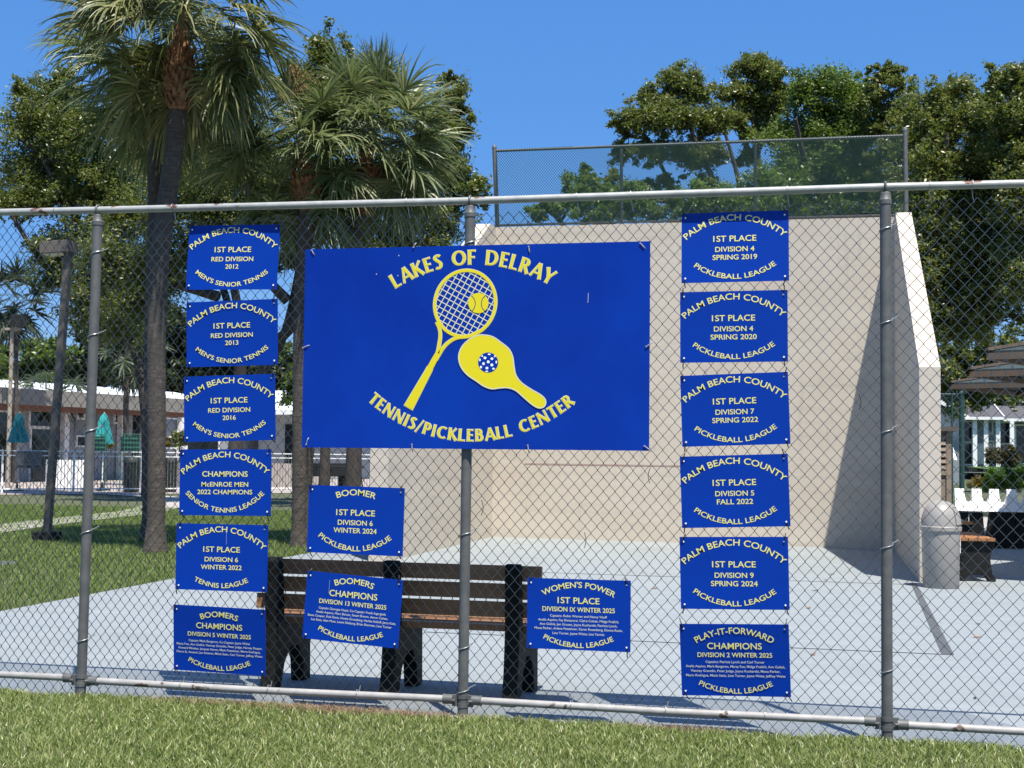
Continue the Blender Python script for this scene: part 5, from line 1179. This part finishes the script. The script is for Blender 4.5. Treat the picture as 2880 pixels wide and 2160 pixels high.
# shrubs and hedges
def shrub(name, label, Y, blobs, nleaf, L, seed, mleaf, stem=True):
    return tree(name, label, Y, [[(blobs[0][0], blobs[0][1] + blobs[0][3] + 4), (blobs[0][0], blobs[0][1])]], blobs, nleaf, L, seed, mleaf, cat='shrub', r0=.06, twig=False, clump=.5)
q = G(2180, 1058); shrub('clipped_hedge', 'bright green clipped hedge beyond the white rack', 33.0, [(2150, 1036, 22, 20), (2180, 1036, 26, 20), (2205, 1038, 24, 20), (2225, 1036, 22, 20), (2140, 1044, 16, 16)], 5200, .075, 61, 'hedge_leaf')
shrub('bronze_shrub', 'bronze and green shrub in front of the far house columns', 105.0, [(2165, 985, 28, 20), (2145, 992, 22, 14), (2185, 990, 20, 16)], 2600, .26, 62, 'shrub_leaf')
shrub('yellow_shrub', 'low yellowish shrub on the far lawn left of the hedge', 60.0, [(2110, 1042, 16, 11), (2095, 1048, 12, 8), (2125, 1040, 12, 10)], 900, .16, 63, 'croton_leaf')
shrub('croton_bush', 'yellow-leaved croton in front of the clubhouse windows', 52.0, [(325, 950, 17, 14), (355, 952, 14, 13), (340, 958, 14, 10)], 1300, .2, 64, 'croton_leaf')
shrub('croton_bush', 'small yellow-leaved croton beside the nearest fence post', 52.0, [(230, 950, 9, 13), (236, 958, 8, 8)], 500, .2, 65, 'croton_leaf')
shrub('round_bush', 'round olive bush behind the pool fence right of the large palm trunk', 50.0, [(388, 948, 18, 16), (402, 944, 16, 15)], 1400, .16, 66, 'oak_leaf')

# ------------------------------------------------------------------ grass
def blades(name, X0, X1, Y0, Y1, count, h, wd, m, seed, keep=None, zf=None, lean=.5):
    rg = np.random.default_rng(seed); x = rg.uniform(X0, X1, count); y = rg.uniform(Y0, Y1, count)
    if keep is not None: k = keep(x, y, rg); x, y = x[k], y[k]
    n = len(x); a = rg.uniform(0, 2 * math.pi, n); hh = h * rg.uniform(.55, 1.3, n); ww = wd * rg.uniform(.7, 1.3, n) / 2
    la = rg.uniform(0, 2 * math.pi, n); ln = lean * rg.uniform(.1, 1.2, n) * hh; z0 = np.full(n, -.03) if zf is None else zf(x, y)
    dx, dy = np.cos(a) * ww, np.sin(a) * ww; lx, ly = np.cos(la) * ln, np.sin(la) * ln
    V = np.empty((n, 5, 3))
    V[:, 0] = np.stack([x - dx, y - dy, z0], 1); V[:, 1] = np.stack([x + dx, y + dy, z0], 1)
    V[:, 2] = np.stack([x + dx * .8 + lx * .35, y + dy * .8 + ly * .35, z0 + hh * .6], 1); V[:, 3] = np.stack([x - dx * .8 + lx * .35, y - dy * .8 + ly * .35, z0 + hh * .6], 1)
    V[:, 4] = np.stack([x + lx, y + ly, z0 + hh * .92], 1)
    b = np.arange(n) * 5
    # quads for the lower part, tips as degenerate-free quads sharing the tip
    F = np.concatenate([np.stack([b, b + 1, b + 2, b + 3], 1)]); T = np.stack([b + 3, b + 2, b + 4], 1)
    me = bpy.data.meshes.new(name); VV = V.reshape(-1, 3).astype(np.float32); me.vertices.add(len(VV)); me.vertices.foreach_set('co', VV.ravel())
    li = np.concatenate([F.ravel(), T.ravel()]).astype(np.int32); me.loops.add(len(li)); me.loops.foreach_set('vertex_index', li)
    st = np.concatenate([np.arange(n) * 4, 4 * n + np.arange(n) * 3]).astype(np.int32); me.polygons.add(2 * n); me.polygons.foreach_set('loop_start', st)
    me.update(calc_edges=True); me.materials.append(m); o = bpy.data.objects.new(name, me); col.objects.link(o)
    return tag(o, kind='stuff')
def front_edge(x):    # worn, wavy grass edge under the fence
    return -.02 - .10 * np.exp(-((x + 2.55) / .65) ** 2) - .035 * np.exp(-((x + .6) / .5) ** 2) + .03 * np.sin(x * 3.1) + .02 * np.sin(x * 9.7) + .012 * np.sin(x * 23.0)
blades('lawn_grass', -6.2, 2.2, -2.6, .03, 250000, .042, .0062, M['blade'], 71,
       keep=lambda x, y, r: (y < front_edge(x) + r.normal(0, .012, len(x))) & (r.uniform(0, 1, len(x)) < .78 + .22 * np.sin(x * 2.3 + 1) * np.sin(y * 3.7) + .18 * np.sin(x * 7.1) * np.sin(y * 9 + x)), zf=lambda x, y: np.interp(y, [-9, -3, -.9, -.3, .2], [-.03, -.022, .008, .018, .016]), lean=.9)
blades('dry_thatch', -4.2, .1, -.24, .02, 26000, .045, .0045, M['thatch'], 72,
       keep=lambda x, y, r: r.uniform(0, 1, len(x)) < 1.2 * np.exp(-((x + 3.0) / .75) ** 2 - ((y + .06) / .07) ** 2) + .5 * np.exp(-((x + .75) / .35) ** 2 - ((y + .04) / .05) ** 2), lean=1.6, zf=lambda x, y: np.full(len(x), .014))
blades('rear_lawn_grass', -22, -7.62, .5, 26, 230000, .055, .011, M['blade_far'], 73,
       keep=lambda x, y, r: (x > -8.6 - (y + 1) * .62))

# fallen leaves scattered on the court
for k in range(26):
    r = random.Random(900 + k); x, y = r.uniform(-5.5, 2.5), r.choice([r.uniform(.3, 9), r.uniform(9, 16)]); a = r.uniform(0, 6.28); l = r.uniform(.03, .06)
    mb = MB(); c, s_ = math.cos(a), math.sin(a)
    pts = [(-l, 0, .006), (-l * .3, l * .35, .014), (l * .4, l * .3, .012), (l, 0, .02), (l * .4, -l * .3, .008), (-l * .3, -l * .35, .006)]
    mb.add([(x + p * c - q * s_, y + p * s_ + q * c, z) for p, q, z in pts] + [(x, y, .004)], [(i, (i + 1) % 6, 6) for i in range(6)])
    tag(mb.build('fallen_leaf', M['boot']), 'small dry brown leaf lying on the pale court floor', 'leaf', 'dry leaves scattered on the court')
